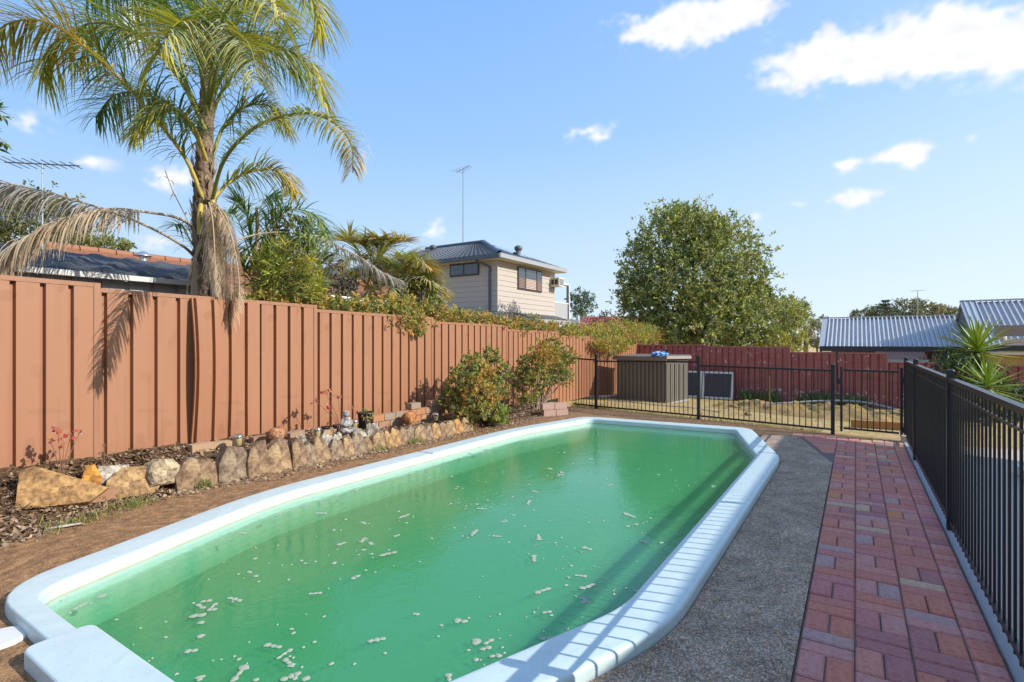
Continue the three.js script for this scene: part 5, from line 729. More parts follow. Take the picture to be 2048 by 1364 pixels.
// ------------------------------------------------------------------ palms
// one feather frond: pts is the midrib from sheath to tip
function frond(r, pts, o) {
  const cv = new THREE.CatmullRomCurve3(pts), L = cv.getLength(), lb = new LB(), n = o.n ?? 74, up = V(0, 1, 0), drop = o.drop ?? 0.9, len = o.len ?? 0.62;
  for (let i = 0; i < n; i++) for (const sd of [-1, 1]) {
    if (r() < (o.gap ?? 0.04)) continue;
    const t = lerp(o.from ?? 0.16, 0.995, Math.pow((i + r() * 0.6) / n, 0.92)), p = cv.getPoint(t), T = cv.getTangent(t); let side = T.clone().cross(up); if (side.lengthSq() < 0.02) side = V(1, 0, 0.3); side.normalize().multiplyScalar(sd);
    const top = side.clone().cross(T).normalize(); if (top.y < 0) top.negate();
    const s = Math.sin(Math.PI * clamp(lerp(0.2, 0.93, (t - (o.from ?? 0.16)) / (1 - (o.from ?? 0.16))))), l = len * (0.35 + 0.75 * s) * (0.75 + r() * 0.45), lift = (o.lift ?? 0.25) + (r() - .5) * (o.ruffle ?? 1.1);
    const d = side.multiplyScalar(0.85).addScaledVector(T, 0.55 + r() * 0.3).addScaledVector(top, lift).normalize(), q = [p]; let dir = d.clone(), c = p.clone(); const m = o.seg ?? 4;
    for (let k = 1; k <= m; k++) { dir.y -= drop * (0.12 + 0.2 * k / m) * (0.6 + r() * 0.6); if (o.curl) dir.addScaledVector(T, o.curl * 0.3); dir.normalize(); c = c.clone().addScaledVector(dir, l / m); q.push(c); }
    const tipY = o.tip && t > (o.tipFrom ?? 0.6) && r() < smooth(o.tipFrom ?? 0.6, 1, t) * 1.2, pal = tipY ? o.tip : o.pal; const w = dir.clone().cross(d); if (w.lengthSq() < 1e-4) w.set(0.3, 0, 1).cross(dir); w.normalize();
    lb.strip(q, (o.wid ?? 0.026) * (0.7 + r() * 0.5), w, shadeOf(pick(pal, r), r, 0.28));
  }
  return lb;
}
const GREEN = [[0.11, 0.21, 0.03], [0.14, 0.245, 0.035], [0.20, 0.27, 0.035], [0.085, 0.165, 0.035]], LIME = [[0.44, 0.41, 0.03], [0.54, 0.43, 0.03], [0.32, 0.36, 0.03]], GOLD = [[0.62, 0.37, 0.03], [0.56, 0.40, 0.05], [0.46, 0.36, 0.05], [0.26, 0.28, 0.03]], DRY = [[0.66, 0.49, 0.30], [0.58, 0.42, 0.24], [0.72, 0.57, 0.37], [0.46, 0.33, 0.19]], DRYGREY = [[0.52, 0.44, 0.35], [0.44, 0.36, 0.27], [0.58, 0.5, 0.41]];
const stalkGreen = std([0.20, 0.21, 0.04], 0.6), stalkGold = std([0.46, 0.34, 0.06], 0.6), stalkDry = std([0.36, 0.27, 0.175], 0.9);
{
  const r = rng(2024), D = 7.3, palm = thing('queen_palm', 'tall queen palm with arching fronds and a skirt of dead fronds behind the tan fence', 'palm tree');
  const P = (px, py, d = D) => spot(px, py, d);
  const base = P(420, 640), top = P(418, 40);
  { // ringed trunk, swollen with old leaf bases low down
    const pts = [V(base.x, -0.2, base.z), P(420, 600), P(418, 520), P(410, 440), P(408, 360), P(411, 260), P(416, 150), P(420, 40)], rad = [0.24, 0.225, 0.20, 0.155, 0.115, 0.10, 0.085, 0.06], cv = new THREE.CatmullRomCurve3(pts), n = 120, seg = 16, Pp = [], I = [];
    for (let i = 0; i <= n; i++) { const t = i / n, c = cv.getPoint(t), k = t * (rad.length - 1), a = Math.floor(Math.min(k, rad.length - 2)), R = lerp(rad[a], rad[a + 1], k - a) * (1 + 0.05 * Math.sin(i * 1.9)); for (let j = 0; j < seg; j++) { const th = j / seg * 6.2832, f = R * (1 + 0.14 * fbm(Math.cos(th) * 1.6, t * 30, Math.sin(th) * 1.6, 3)); Pp.push(c.x + Math.cos(th) * f, c.y, c.z + Math.sin(th) * f); } }
    for (let i = 0; i < n; i++) for (let j = 0; j < seg; j++) { const a = i * seg + j, b = i * seg + (j + 1) % seg; I.push(a, a + seg, b, b, a + seg, b + seg); }
    const g = new THREE.BufferGeometry(); g.setAttribute('position', new THREE.Float32BufferAttribute(Pp, 3)); g.setIndex(I); g.computeVertexNormals(); part('trunk', new GB().add(g).geo(), M.bark, palm);
    // split leaf boots and fibre
    const boots = new LB(); for (let k = 0; k < 260; k++) { const t = 0.1 + r() * 0.55, c = cv.getPoint(t), th = r() * 6.28, R = 0.20 - t * 0.14, o = V(Math.cos(th), 0, Math.sin(th)), p = c.clone().addScaledVector(o, R); boots.leaf(p, o.clone().multiplyScalar(0.35).add(V(0, 0.9, 0)).normalize(), o, 0.10 + r() * 0.12, 0.03 + r() * 0.03, shadeOf(pick([[0.30, 0.2, 0.13], [0.22, 0.14, 0.09], [0.4, 0.29, 0.19]], r), r, 0.3)); } boots.mesh('leaf_boots', M.dry, palm);
    for (const [a, b, w, m] of [[[392, 600], [402, 500], 0.075, stalkDry], [[436, 600], [424, 500], 0.07, stalkDry], [[402, 470], [404, 395], 0.05, stalkGold], [[427, 470], [426, 395], 0.055, stalkGold]]) { const g2 = new GB(), p = P(a[0], a[1], D - 0.16), q = P(b[0], b[1], D - 0.1); g2.tube([p, p.clone().lerp(q, 0.5).add(V(0.02, 0, 0.03)), q], w, w * 0.55, 8); g2.mesh('leaf_sheath', m, palm); }
  }
  const add = (name, path, o, stalk) => { const pts = path.map(([x, y, d]) => P(x, y, D + (d ?? 0))), lb = frond(r, pts, o), m = lb.mesh(name, o.dead ? M.dry : M.leaf, palm); const rib = new GB().tube(pts, o.r0 ?? 0.028, 0.005, 6, 5); const q = part('midrib', rib.geo(), stalk, m); return m; };
  const gr = { pal: GREEN.concat(LIME), n: 124, len: 0.8, drop: 1.3, tip: LIME, tipFrom: 0.3, wid: 0.021, ruffle: 1.5 };
  add('frond', [[407, 400, -.1], [372, 318, -.3], [300, 225, -.6], [200, 120, -.9], [95, 45, -1.1], [10, 50, -1.2], [-40, 140, -1.25]], { ...gr, pal: GREEN.concat(LIME), tip: GOLD, tipFrom: 0.12, len: 0.72, n: 170 }, stalkGold);
  add('frond', [[424, 402, -.1], [446, 325, -.5], [505, 258, -1.1], [590, 228, -1.8], [660, 240, -2.4], [703, 290, -2.75], [706, 345, -2.85]], { ...gr, tip: GOLD, tipFrom: 0.4, len: 0.3, n: 190, wid: 0.02, drop: 1.7 }, stalkGreen);
  add('frond', [[416, 270, 0], [440, 190, .1], [500, 118, .2], [570, 100, .3], [625, 140, .35], [650, 215, .3]], { ...gr, len: 0.7 }, stalkGreen);
  add('frond', [[426, 398, .1], [462, 362, .3], [515, 340, .5], [560, 345, .6], [592, 385, .6]], { ...gr, pal: LIME.concat([GREEN[2]]), tip: GOLD, tipFrom: 0.3, len: 0.5, n: 120 }, stalkGold);
  add('frond', [[411, 260, -.1], [360, 160, -.3], [285, 75, -.5], [190, 45, -.7], [110, 90, -.8], [80, 150, -.8]], gr, stalkGreen);
  add('frond', [[410, 300, .1], [365, 235, .3], [295, 190, .5], [230, 190, .6], [190, 235, .65]], { ...gr, pal: GREEN, tip: null, len: 0.72 }, stalkGreen);
  add('frond', [[414, 200, .1], [385, 90, .2], [330, 10, .4], [255, -30, .5], [170, 0, .6]], { ...gr, pal: GREEN, tip: null }, stalkGreen);
  add('frond', [[417, 180, 0], [425, 40, -.1], [440, -120, -.2], [480, -240, -.3], [560, -280, -.4]], { ...gr, len: 0.85 }, stalkGreen);
  add('frond', [[418, 190, 0], [460, 70, .1], [520, -20, .1], [585, -45, .2], [630, 10, .2], [640, 60, .2]], gr, stalkGreen);
  add('frond', [[416, 230, .2], [450, 140, .6], [505, 85, 1.0], [560, 95, 1.3], [600, 150, 1.4]], { ...gr, pal: GREEN, tip: null }, stalkGreen);
  add('frond', [[413, 230, -.2], [400, 130, -.7], [380, 60, -1.2], [350, 50, -1.7], [315, 110, -2.0]], { ...gr, len: 0.74, n: 130 }, stalkGreen);
  add('frond', [[416, 220, -.2], [440, 120, -.8], [470, 70, -1.3], [500, 95, -1.7], [520, 170, -1.9]], { ...gr, len: 0.66, n: 130 }, stalkGreen);
  add('frond', [[414, 180, .2], [400, 60, .7], [370, -20, 1.1], [320, -30, 1.5], [270, 30, 1.7]], { ...gr, pal: GREEN, tip: null }, stalkGreen);
  add('frond', [[412, 320, -.2], [385, 250, -.6], [345, 215, -.9], [300, 225, -1.1], [270, 270, -1.2]], { ...gr, len: 0.5, n: 110 }, stalkGold);
  add('frond', [[415, 160, .1], [410, 20, .4], [400, -90, .8], [440, -170, 1.2]], gr, stalkGreen);
  add('frond', [[411, 250, .1], [350, 130, .5], [270, 60, .8], [200, 70, 1.0], [150, 130, 1.1]], { ...gr, pal: GREEN, tip: null }, stalkGreen);
  add('frond', [[414, 210, -.1], [430, 100, -.5], [455, 20, -.9], [520, -10, -1.2], [570, 40, -1.4]], gr, stalkGreen);
  add('frond', [[420, 330, .1], [450, 250, .5], [500, 210, .8], [545, 215, .9], [575, 260, .9]], { ...gr, len: 0.52, n: 110 }, stalkGreen);
  add('frond', [[405, 520, .3], [380, 480, .5], [362, 450, .6], [350, 450, .65]], { ...gr, n: 40, len: 0.35, pal: GREEN, tip: null, r0: 0.015 }, stalkGreen);
  // dead fronds
  const dd = { pal: DRY, drop: 1.9, dead: true, len: 0.52, n: 120, lift: 0.1, ruffle: 0.5, wid: 0.02, seg: 6, from: 0.28, r0: 0.022 };
  add('dead_frond', [[398, 470, 0], [365, 440, -.3], [290, 424, -.8], [215, 418, -1.2], [120, 440, -1.5], [40, 482, -1.7], [-30, 540, -1.75]], { ...dd, from: 0.36 }, stalkDry);
  add('dead_frond', [[395, 520, 0], [370, 495, -.3], [300, 455, -.8], [225, 425, -1.1], [120, 392, -1.4], [20, 368, -1.6], [-60, 360, -1.7]], { ...dd, pal: DRYGREY, from: 0.42, n: 90 }, stalkDry);
  add('dead_frond', [[440, 500, .0], [480, 478, .3], [560, 464, .9], [640, 478, 1.4], [715, 512, 2.0], [765, 545, 2.4], [805, 562, 2.7]], { ...dd, pal: DRYGREY, len: 0.34, n: 64, from: 0.5, r0: 0.014, ruffle: 0.9 }, stalkDry);
  add('dead_frond', [[404, 480, -.15], [392, 510, -.25], [378, 555, -.3], [372, 610, -.3]], { ...dd, n: 4, len: 0.1, r0: 0.03 }, stalkDry);
  add('dead_stalk', [[392, 480, -.2], [370, 430, -.3], [345, 380, -.4], [330, 340, -.4]], { ...dd, n: 3, len: 0.2, r0: 0.006 }, stalkDry);
  // hanging skirt of dry fronds, some reaching over the fence
  const sk = [[[424, 402], [440, 430], [452, 520], [455, 640], 0.46], [[430, 405], [455, 440], [468, 540], [466, 648], 0.42], [[418, 405], [425, 440], [430, 520], [432, 590], 0.36], [[432, 410], [448, 460], [452, 560], [450, 625], 0.4], [[412, 410], [415, 450], [418, 510], [420, 560], 0.3], [[436, 415], [462, 470], [478, 560], [476, 620], 0.3], [[425, 410], [436, 480], [444, 580], [446, 655], 0.42], [[430, 405], [458, 450], [462, 520], [462, 600], 0.4]];
  sk.forEach((s, i) => add('dead_frond', s.slice(0, 4).map(([x, y], k) => [x, y, -0.25 - 0.13 * k - 0.08 * (i % 3)]), { ...dd, n: 70, len: s[4] * 0.72, from: 0.06, drop: 2.6, wid: 0.014, lift: 0, ruffle: 0.3, r0: 0.012 }, stalkDry));
  const sp = thing('young_palm', 'young feathery palm behind the fence, right of the tall palm trunk', 'palm tree'), Q = (px, py, d) => spot(px, py, d), lo = spot(512, 650, 8.3);
  new GB().tube([V(lo.x, 0, lo.z), spot(513, 600, 8.3), spot(514, 470, 8.3)], 0.05, 0.02, 7).mesh('trunk', stalkDry, sp);
  const yg = { pal: GREEN.concat([LIME[2]]), n: 56, len: 0.5, drop: 0.7, wid: 0.022, r0: 0.012 };
  [[[513, 560], [490, 480], [470, 430], [445, 425]], [[513, 560], [540, 460], [580, 420], [630, 430], [650, 470]], [[513, 550], [515, 450], [530, 400], [565, 395]], [[513, 570], [560, 500], [610, 470], [660, 480], [672, 520]], [[513, 560], [500, 470], [490, 420], [470, 400]], [[513, 580], [550, 540], [600, 530], [640, 560]], [[513, 570], [475, 520], [455, 500]], [[513, 545], [535, 450], [560, 425], [600, 440], [625, 500]]].forEach((s, i) => { const pts = s.map(([x, y], k) => spot(x, y, 8.3 + (i % 3 - 1) * 0.25 * k)), lb = frond(r, pts, yg), m = lb.mesh('frond', M.leaf, sp); part('midrib', new GB().tube(pts, 0.012, 0.004, 5, 4).geo(), stalkGreen, m); });
  { const pts = [spot(513, 415, 8.1), spot(514, 460, 8.1), spot(512, 540, 8.1), spot(508, 610, 8.1)], lb = frond(r, pts, { ...dd, n: 70, len: 0.24, from: 0.02, drop: 2.4, wid: 0.012 }); const m = lb.mesh('dead_frond', M.dry, sp); part('midrib', new GB().tube(pts, 0.02, 0.008, 5, 3).geo(), stalkDry, m); }
  // golden cane palms in front of the weatherboard house
  const cluster = (lb, cx, cy, d, list, seed, pal, len) => { const rr = rng(seed), t = thing('cane_palm', lb, 'palm tree', V(0, 0, 0), 0, 'golden cane palms'), b = spot(cx, 690, d); for (let k = 0; k < 4; k++) { const g = new GB(); g.tube([V(b.x + (rr() - .5) * 0.5, 0, b.z + (rr() - .5) * 0.5), spot(cx + (rr() - .5) * 50, 600, d), spot(cx + (rr() - .5) * 40, cy + 40, d)], 0.05, 0.035, 6); g.mesh('cane', stalkGold, t); } list.forEach((s, i) => { const pts = [spot(cx + (rr() - .5) * 40, cy + 60, d), ...s.map(([x, y]) => spot(x, y, d + (rr() - .5) * 1.6))], f = frond(rr, pts, { pal, n: 80, len: len * (0.9 + rr() * 0.4), drop: 0.7, lift: 0.5, ruffle: 0.7, wid: 0.042, from: 0.22, tip: GOLD, tipFrom: 0.5 }), m = f.mesh('frond', M.leaf, t); part('midrib', new GB().tube(pts, 0.022, 0.006, 5, 4).geo(), stalkGold, m); }); };
  const gold = LIME.concat(GOLD.slice(1), [GREEN[2], GREEN[1]]);
  cluster('golden cane palm clump with arching fronds, left of the grey tiled house', 745, 520, 13.5, [[[715, 500], [698, 482], [680, 482]], [[745, 500], [748, 482], [760, 478]], [[765, 510], [785, 485], [815, 480]], [[730, 530], [700, 520], [675, 540]], [[775, 540], [810, 515], [845, 530]], [[755, 520], [770, 490], [775, 478]], [[735, 550], [705, 560], [688, 590]], [[790, 560], [825, 550], [850, 575]], [[700, 560], [685, 550], [670, 575]], [[740, 510], [730, 490], [720, 485]]], 31, gold, 0.62);
  cluster('shorter yellow-green cane palm clump in front of the grey tiled house', 805, 560, 12.5, [[[790, 535], [780, 520], [765, 525]], [[815, 540], [835, 520], [860, 540]], [[825, 560], [855, 560], [885, 590]], [[800, 540], [805, 520], [815, 515]], [[780, 570], [755, 575], [742, 605]], [[840, 575], [862, 580], [872, 610]], [[810, 570], [820, 560], [838, 590]], [[790, 575], [775, 585], [770, 620]], [[830, 545], [850, 535], [870, 560]]], 32, LIME.concat([[0.30, 0.33, 0.02], GREEN[2], GOLD[1]]), 0.55);
}

// ------------------------------------------------------------------ bushes behind the tan fence and the creeper hedge on it
{
  const bush = (name, lb, cat, c, rx, ry, rz, n, per, size, spread, pal, seed, o = {}) => { const r = rng(seed), t = thing(name, lb, cat, V(c.x, o.ground ?? 0, c.z), 0, o.group), L = new LB(), cc = V(0, c.y - (o.ground ?? 0), 0), g = new GB(); for (let k = 0; k < (o.limbs ?? 6); k++) { const u = unit(r); u.y = Math.abs(u.y) + 0.2; g.tube([V((r() - .5) * 0.1, -0.1, (r() - .5) * 0.1), V(u.x * rx * 0.25, cc.y * 0.45, u.z * rz * 0.25), V(u.x * rx * 0.75, cc.y + u.y * ry * 0.5, u.z * rz * 0.75)], o.trunk ?? 0.05, 0.012, 6); } g.mesh('trunk', o.bark ?? M.bark, t); sprays(L, r, lumpy(cc, rx, ry, rz, seed, o), n, per, size, spread, pal, o); L.mesh('crown', o.mat ?? M.leaf, t); return t; };
  const at = spot;
  bush('bamboo_bush', 'lime green grassy-leaved bush behind the fence right of the young palm', 'bush', at(572, 560, 8.2), 0.55, 0.5, 0.5, 330, 9, 0.2, 0.12, LIME.concat([[0.30, 0.36, 0.02], [0.12, 0.17, 0.02]]), 51, { aspect: 0.09, rise: 0.7 });
  bush('dark_leaved_bush', 'dark bronze broad-leaved bush behind the lime green bush', 'bush', at(590, 520, 9.2), 0.62, 0.72, 0.5, 260, 9, 0.13, 0.11, [[0.055, 0.075, 0.02], [0.09, 0.06, 0.03], [0.14, 0.09, 0.04], [0.05, 0.09, 0.02]], 52, { aspect: 0.34 });
  bush('dark_shrub', 'dark purple-brown shrub under the golden palms beyond the hedge', 'bush', at(660, 585, 11.5), 0.62, 0.42, 0.5, 200, 9, 0.09, 0.09, [[0.07, 0.04, 0.03], [0.05, 0.05, 0.02], [0.10, 0.06, 0.03]], 53, { group: 'bushes beyond the hedge' });
  bush('lime_shrub', 'bright lime shrub under the right golden palm beside the grey downpipe wall', 'bush', at(848, 590, 12.2), 0.34, 0.5, 0.34, 180, 10, 0.08, 0.08, [[0.28, 0.33, 0.02], [0.22, 0.28, 0.02], [0.34, 0.32, 0.03]], 54, { group: 'bushes beyond the hedge' });
  // hedge along the fence top, three plants that have grown together
  const hedgePal = [[0.48, 0.27, 0.025], [0.42, 0.30, 0.025], [0.33, 0.28, 0.03], [0.18, 0.21, 0.02], [0.56, 0.29, 0.03], [0.27, 0.27, 0.03]], oliveP = [[0.14, 0.18, 0.02], [0.22, 0.25, 0.02], [0.33, 0.30, 0.03], [0.42, 0.28, 0.03]], limeP = [[0.30, 0.37, 0.03], [0.40, 0.36, 0.03], [0.50, 0.34, 0.03], [0.21, 0.28, 0.03]];
  const hedge = (lb, list, pal, seed) => { const r = rng(seed), first = onX(list[0][0], 690, -7.1), t = thing('hedge', lb, 'hedge', V(first.x, 0, first.z), 0, 'hedge along the tan fence'), L = new LB(), g = new GB();
    for (const [px, yt, yb, n, dx] of list) { const x = xFence(-8) - 0.42 + (dx ?? 0), pt = onX(px, yt, x), pb = onX(px, yb, x), cy = (pt.y + pb.y) / 2, ry = Math.max(0.1, (pt.y - pb.y) / 2), c = V(pt.x, cy, pt.z).sub(t.position); const w = 0.36; if (!dx) g.tube([V(c.x, 0, c.z), V(c.x + (r() - .5) * 0.2, cy * 0.6, c.z + (r() - .5) * 0.3), c], 0.025, 0.008, 5); sprays(L, r, lumpy(c, dx ? 0.18 : 0.34, ry, w, seed + px, { inner: 0.3, lump: 0.5 }), Math.round(n * 1.5), 9, 0.07, 0.09, pal, { aspect: 0.55, rise: 0.9 }); }
    g.mesh('stems', M.bark, t); L.mesh('foliage', M.leaf, t); };
  const seq = (a, b, st, f) => { const o = []; for (let x = a; x <= b; x += st) o.push(f(x)); return o; };
  hedge('olive and orange leaved hedge spilling over the tan fence, left stretch below the golden palms', [...seq(520, 700, 16, (x) => [x, 598 + (x - 520) * 0.02, 628 + (x - 520) * 0.05, 34]), ...seq(710, 850, 15, (x) => [x, 607 - 8 * Math.sin((x - 710) / 45), 648, 44]), [815, 615, 655, 50, 0.32], [825, 640, 668, 26, 0.46], [800, 630, 650, 20, 0.4], [795, 648, 664, 5, 0.46], [838, 645, 660, 16, 0.44]], oliveP.concat(hedgePal.slice(0, 3)), 91);
  hedge('orange-tipped hedge above the tan fence, middle stretch before the weatherboard house', [...seq(852, 935, 12, (x) => [x, 616 + (x - 852) * 0.15, 656, 36]), ...seq(940, 1120, 10, (x) => [x, 629 + (x - 940) * 0.10 + 5 * Math.sin(x), 664 + (x - 940) * 0.09, 30])], hedgePal, 92);
  hedge('lime and orange hedge tumbling over the tan fence in the far corner, above the shed', [...seq(1125, 1195, 10, (x) => [x, 652, 680, 30]), ...seq(1195, 1318, 8, (x) => [x, 650 - 6 * Math.sin((x - 1195) / 30), 690, 46]), ...seq(1200, 1262, 9, (x) => [x, 678, 700, 34, 0.5]), [1218, 690, 712, 26, 0.6], [1240, 684, 706, 26, 0.6]], limeP.concat(hedgePal.slice(0, 2)), 93);

  // big evergreen beyond the rear fence
  { const r = rng(7), t = thing('evergreen_tree', 'large dense evergreen tree with glossy dark green leaves beyond the maroon fence', 'tree', V(spot(1390, 690, 25).x, -0.9, spot(1390, 690, 25).z)), g = new GB(), L = new LB(), o = t.position;
    const lobes = [[1330, 480, 25, 1.35, 1.4], [1385, 468, 25, 1.2, 1.3], [1290, 540, 25.2, 1.2, 1.4], [1280, 610, 25, 1.0, 1.3], [1450, 505, 24.6, 1.5, 1.5], [1480, 560, 24.4, 1.35, 1.4], [1395, 560, 24, 1.7, 1.6], [1340, 600, 24, 1.4, 1.5], [1440, 630, 23.6, 1.7, 1.4], [1495, 630, 23.8, 1.25, 1.4], [1370, 440, 25.5, 0.75, 0.7], [1425, 470, 25, 1.0, 0.9], [1310, 660, 24.4, 1.1, 0.9], [1390, 665, 23.4, 1.5, 0.9], [1490, 670, 23.4, 1.15, 0.8], [1265, 575, 25, 0.7, 0.9], [1345, 445, 25.4, 0.7, 0.8], [1515, 605, 24.2, 0.7, 0.9]];
    for (const [px, py, d, rx, ry] of lobes) { const c = spot(px, py, d).sub(o); g.tube([V((r() - .5) * 0.4, 0, (r() - .5) * 0.4), V(c.x * 0.35, c.y * 0.5, c.z * 0.35), c], 0.15, 0.04, 6); const pal = [[0.24, 0.29, 0.045], [0.33, 0.36, 0.05], [0.18, 0.23, 0.045], [0.40, 0.36, 0.12], [0.44, 0.45, 0.06], [0.14, 0.20, 0.04]]; sprays(L, r, lumpy(c, rx, ry, rx, px, { inner: 0.5, lump: 0.4, freq: 3.2 }), Math.round(300 * rx * ry), 9, 0.14, 0.17, pal, { aspect: 0.5, outward: 0.9 }); }
    g.mesh('trunk', M.bark, t); L.mesh('crown', phys([1, 1, 1], 0.8, { vertexColors: true, transmission: 0.4, thickness: 0 }), t); }
  bush('conifer', 'small golden-yellow conifer at the right foot of the big evergreen tree', 'tree', at(1545, 690, 23.0), 0.75, 0.75, 0.7, 260, 10, 0.11, 0.1, [[0.34, 0.34, 0.015], [0.28, 0.30, 0.02], [0.40, 0.36, 0.02]], 57, { ground: -0.9, rise: 1.6 });
  bush('conifer', 'tall olive conifer just right of the big evergreen tree', 'tree', at(1577, 660, 27), 0.85, 1.5, 0.8, 420, 10, 0.14, 0.14, [[0.34, 0.36, 0.04], [0.27, 0.31, 0.04], [0.4, 0.37, 0.07]], 58, { ground: -1, rise: 1.6 });
  bush('gum_tree', 'rounded olive green gum tree behind the conifers', 'tree', at(1582, 625, 42), 1.3, 1.1, 1.2, 300, 10, 0.2, 0.22, [[0.26, 0.30, 0.04], [0.18, 0.23, 0.04], [0.32, 0.31, 0.07]], 59, { ground: -1, trunk: 0.12, group: 'trees beyond the back fence' });
  bush('gum_tree', 'bronze-green gum tree left of the ribbed metal roof', 'tree', at(1640, 668, 48), 1.3, 1.3, 1.2, 320, 10, 0.2, 0.22, [[0.16, 0.20, 0.06], [0.22, 0.23, 0.07], [0.32, 0.24, 0.1]], 60, { ground: -1.2, trunk: 0.12, group: 'trees beyond the back fence' });
  bush('gum_tree', 'blue-green gum tree seen right of the weatherboard house balcony', 'tree', at(1163, 610, 60), 1.35, 1.5, 1.2, 190, 9, 0.3, 0.26, [[0.12, 0.19, 0.11], [0.17, 0.24, 0.14], [0.09, 0.15, 0.08]], 61, { ground: -1, trunk: 0.15, inner: 0.35, lump: 0.4, group: 'trees beyond the back fence' });
  bush('wispy_shrub', 'wispy half-bare shrub in front of the dark red tiled roof', 'bush', at(1212, 642, 29), 0.75, 0.5, 0.6, 60, 8, 0.12, 0.14, [[0.10, 0.09, 0.04], [0.14, 0.12, 0.05]], 62, { ground: -0.9, trunk: 0.03, limbs: 12 });
  [[1725, 632, 0.9, 0.35, 'low dark gum crown at the left end above the ribbed metal roof'], [1760, 626, 0.9, 0.5, 'small gum crown left of the star-shaped pine, above the ribbed roof'], [1818, 618, 1.3, 0.75, 'tallest gum crown above the ribbed metal roof'], [1850, 622, 1.2, 0.6, 'gum crown behind the small antenna above the ribbed roof'], [1885, 626, 0.9, 0.4, 'low gum crown touching the higher ribbed roof'], [1790, 634, 1.0, 0.4, 'bronze gum crown right of the star-shaped pine'], [1905, 627, 0.5, 0.35, 'sparse small gum crown beside the gable of the higher roof']].forEach(([px, py, rx, ry, lb], i) => bush('gum_tree', lb, 'tree', at(px, py, 62), rx * 1.35, ry * 1.6, rx, i === 6 ? 60 : Math.round(170 * rx), 9, 0.24, 0.24, [[0.18, 0.20, 0.08], [0.25, 0.25, 0.09], [0.13, 0.15, 0.07], [0.34, 0.28, 0.12]], 63 + i, { ground: -1.5, trunk: 0.16, limbs: 4, group: 'gum trees beyond the ribbed metal roof' }));
  { const r = rng(44), c = spot(1771, 622, 60), t = thing('norfolk_pine', 'star-shaped dark pine rising above the ribbed metal roof', 'tree', V(c.x, -1.5, c.z)), g = new GB(), L = new LB(), H = spot(1771, 600, 60).y + 1.5; g.cyl(V(0, 0, 0), V(0, H, 0), 0.22, 0.05, 6); for (let k = 0; k < 7; k++) { const y = H - 0.25 - k * 0.42, l = 0.35 + k * 0.25; for (let j = 0; j < 6; j++) { const a = j / 6 * 6.28 + k, e = V(Math.cos(a) * l, y + 0.28 * l, Math.sin(a) * l); g.cyl(V(0, y, 0), e, 0.04, 0.015, 4); for (let q = 0; q < 40; q++) { const u = r(), p = V(0, y, 0).lerp(e, 0.25 + 0.75 * u).addScaledVector(unit(r), 0.1); const d = unit(r); d.y = Math.abs(d.y); L.leaf(p, d, unit(r).cross(d).normalize(), 0.2, 0.09, shadeOf([0.05, 0.09, 0.045], r, 0.3)); } } } g.mesh('trunk', M.bark, t); L.mesh('crown', M.leaf, t); }
  { const r = rng(45), t = thing('date_palm', 'small palm with drooping brown skirt left of the ribbed metal roof', 'palm tree'), d = 40, b = spot(1612, 720, d); new GB().tube([V(b.x, -1.2, b.z), spot(1612, 690, d), spot(1610, 652, d)], 0.2, 0.13, 7).mesh('trunk', M.bark, t); for (let k = 0; k < 14; k++) { const a = k / 14 * 6.28, x = Math.cos(a), s = Math.sin(a), o = spot(1610, 652, d), old = k % 3 === 2, pts = [o, o.clone().add(V(x * 0.5, old ? 0.05 : 0.45, s * 0.5)), o.clone().add(V(x * 0.95, old ? -0.4 : 0.35, s * 0.95)), o.clone().add(V(x * 1.2, old ? -1.0 : -0.15, s * 1.2))]; frond(r, pts, { pal: old ? DRY : [[0.14, 0.18, 0.05], [0.18, 0.2, 0.06]], n: 26, len: 0.35, wid: 0.05, seg: 2 }).mesh('frond', M.leaf, t); } }
  // trees at the far left
  bush('gum_tree', 'spreading olive gum tree behind the dead palm fronds at the left edge', 'tree', at(70, 450, 30), 3.6, 1.7, 2.5, 900, 10, 0.22, 0.26, [[0.12, 0.15, 0.02], [0.18, 0.2, 0.03], [0.08, 0.11, 0.02], [0.22, 0.2, 0.04]], 81, { ground: 0, trunk: 0.22, lump: 0.35, group: 'trees behind the terracotta roof' });
  bush('gum_tree', 'low bright olive gum crown above the terracotta ridge', 'tree', at(205, 495, 30), 1.6, 0.45, 1.2, 260, 10, 0.2, 0.2, [[0.22, 0.23, 0.03], [0.16, 0.18, 0.03]], 82, { ground: 0, trunk: 0.12, group: 'trees behind the terracotta roof' });
  { const r = rng(83), t = thing('frangipani_branch_tree', 'leafy branch tips of a tree poking in at the left edge', 'tree', V(spot(-60, 690, 5.2).x, 0.2, spot(-60, 690, 5.2).z)), g = new GB(), L = new LB(), o = t.position; for (const [px, py, n] of [[2, 232, 12], [-12, 215, 14], [4, 285, 7], [-15, 295, 12], [-40, 250, 20]]) { const c = spot(px, py, 5.2).sub(o); g.tube([V(0, 0, 0), V(-0.2, c.y * 0.6, 0), V(c.x * 0.6, c.y - 0.12, c.z * 0.6), c], 0.05, 0.012, 6); for (let k = 0; k < n; k++) { const d = unit(r); d.y *= 0.6; d.normalize(); const nn = V(0, 1, 0).addScaledVector(unit(r), 0.5); nn.addScaledVector(d, -nn.dot(d)).normalize(); L.leaf(c.clone().addScaledVector(unit(r), 0.02), d, nn, 0.1 + r() * 0.06, 0.035, shadeOf([0.13, 0.22, 0.03], r, 0.3)); } } g.mesh('trunk', M.bark, t); L.mesh('foliage', M.leaf, t); }
}
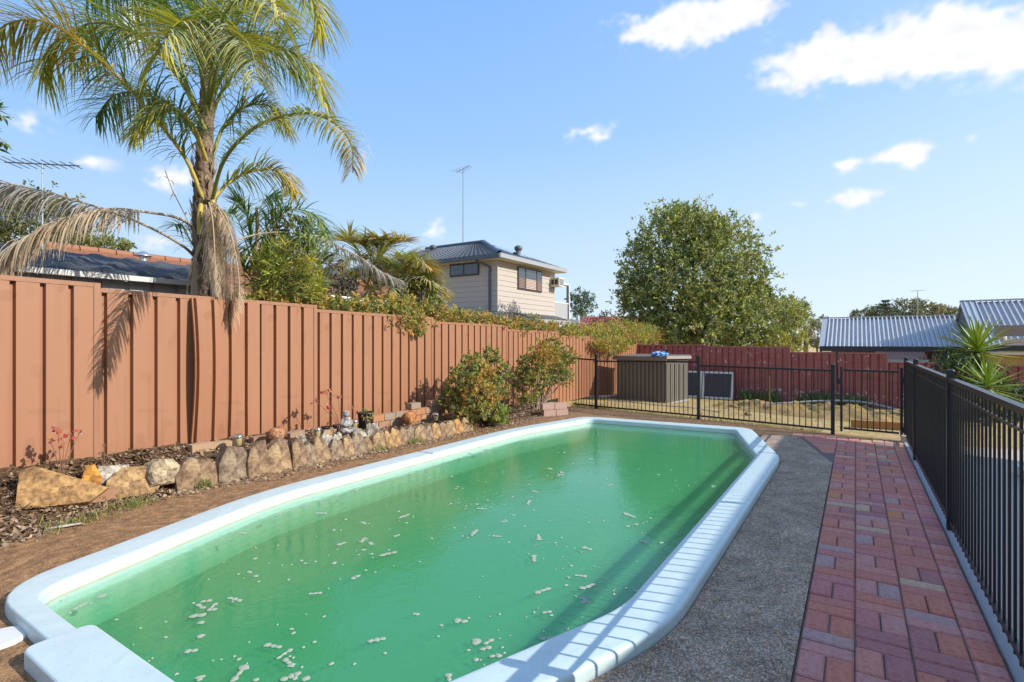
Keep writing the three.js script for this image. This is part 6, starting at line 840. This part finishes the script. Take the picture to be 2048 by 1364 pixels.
// ------------------------------------------------------------------ yuccas on the right
{
  const leafGeo = (w) => { const g = new LB(), q = []; for (let k = 0; k <= 4; k++) q.push(V(0, 0, k / 4)); const P = [], I = [], N = 5; for (let k = 0; k < N; k++) { const v = k / (N - 1), ww = w * Math.sin(Math.PI * Math.min(0.98, 0.18 + v * 0.8)) ** 0.7, dr = -0.06 * v * v; P.push(-ww, dr + 0.012, v, 0, dr, v, ww, dr + 0.012, v); if (k) { const a = (k - 1) * 3; I.push(a, a + 1, a + 3, a + 1, a + 4, a + 3, a + 1, a + 2, a + 4, a + 2, a + 5, a + 4); } } const b = new THREE.BufferGeometry(); b.setAttribute('position', new THREE.Float32BufferAttribute(P, 3)); b.setIndex(I); b.computeVertexNormals(); return b; };
  const geo = leafGeo(0.032), mats = [[0.25, 0.36, 0.03], [0.34, 0.43, 0.04], [0.18, 0.28, 0.03], [0.44, 0.48, 0.07]].map((c) => phys(c, 0.5, { transmission: 0.12, thickness: 0 }));
  const yucca = (lb, px, py, d, L, n, trunkPy, seed, low) => { const r = rng(seed), c = spot(px, py, d), t = thing('yucca', lb, 'plant', V(c.x, gh(c.x, c.z), c.z), 0, 'yuccas'), y = c.y - t.position.y; new GB().tube([V(0, -0.1, 0), V(0.05, y * 0.5, 0), V(0, y, 0)], 0.09, 0.06, 8).mesh('trunk', M.bark, t); for (let k = 0; k < n; k++) { const el = lerp(-0.75, 1.4, (k + 0.5) / n), a = k * 2.39996, m = part('leaf', geo, pick(mats, r), t); m.position.set(0, y + (k / n) * 0.25 - 0.1, 0); m.rotation.order = 'YXZ'; m.rotation.set(-el + (r() - .5) * 0.2, a, (r() - .5) * 0.3); const s = L * (0.85 + r() * 0.25) * (el > 1 ? 0.85 : 1); m.scale.set(s * 1.0, s, s); } };
  yucca('tall yucca with a starburst of sword leaves behind the pool fence', 1954, 705, 12.5, 0.86, 110, 800, 1);
  yucca('lower yucca with arching lime leaves, at the foot of the tall yucca', 1976, 775, 11.2, 0.7, 70, 820, 2);
  const r = rng(12), t = thing('dark_shrub', 'dark leafy shrub under the yuccas behind the pool fence', 'bush', V(spot(1905, 770, 12.3).x, gh(1, -14), spot(1905, 770, 12.3).z)), L = new LB(), g = new GB(); for (const [px, py, rad] of [[1905, 745, 0.5], [1935, 760, 0.55], [1960, 800, 0.6], [1915, 800, 0.6], [1990, 810, 0.5], [2020, 815, 0.5], [1940, 830, 0.5]]) { const c = spot(px, py, 12.6).sub(t.position); g.tube([V(0, 0, 0), c.clone().multiplyScalar(0.5), c], 0.03, 0.01, 5); sprays(L, r, lumpy(c, rad, rad, rad, px), 90, 9, 0.14, 0.1, [[0.04, 0.075, 0.02], [0.06, 0.10, 0.02], [0.09, 0.14, 0.025]], { aspect: 0.3 }); } g.mesh('stems', M.bark, t); L.mesh('foliage', M.leaf, t);
}

scene.traverse((o) => { if (o.isMesh) { o.castShadow = true; o.receiveShadow = true; } });
renderer.render(scene, camera);
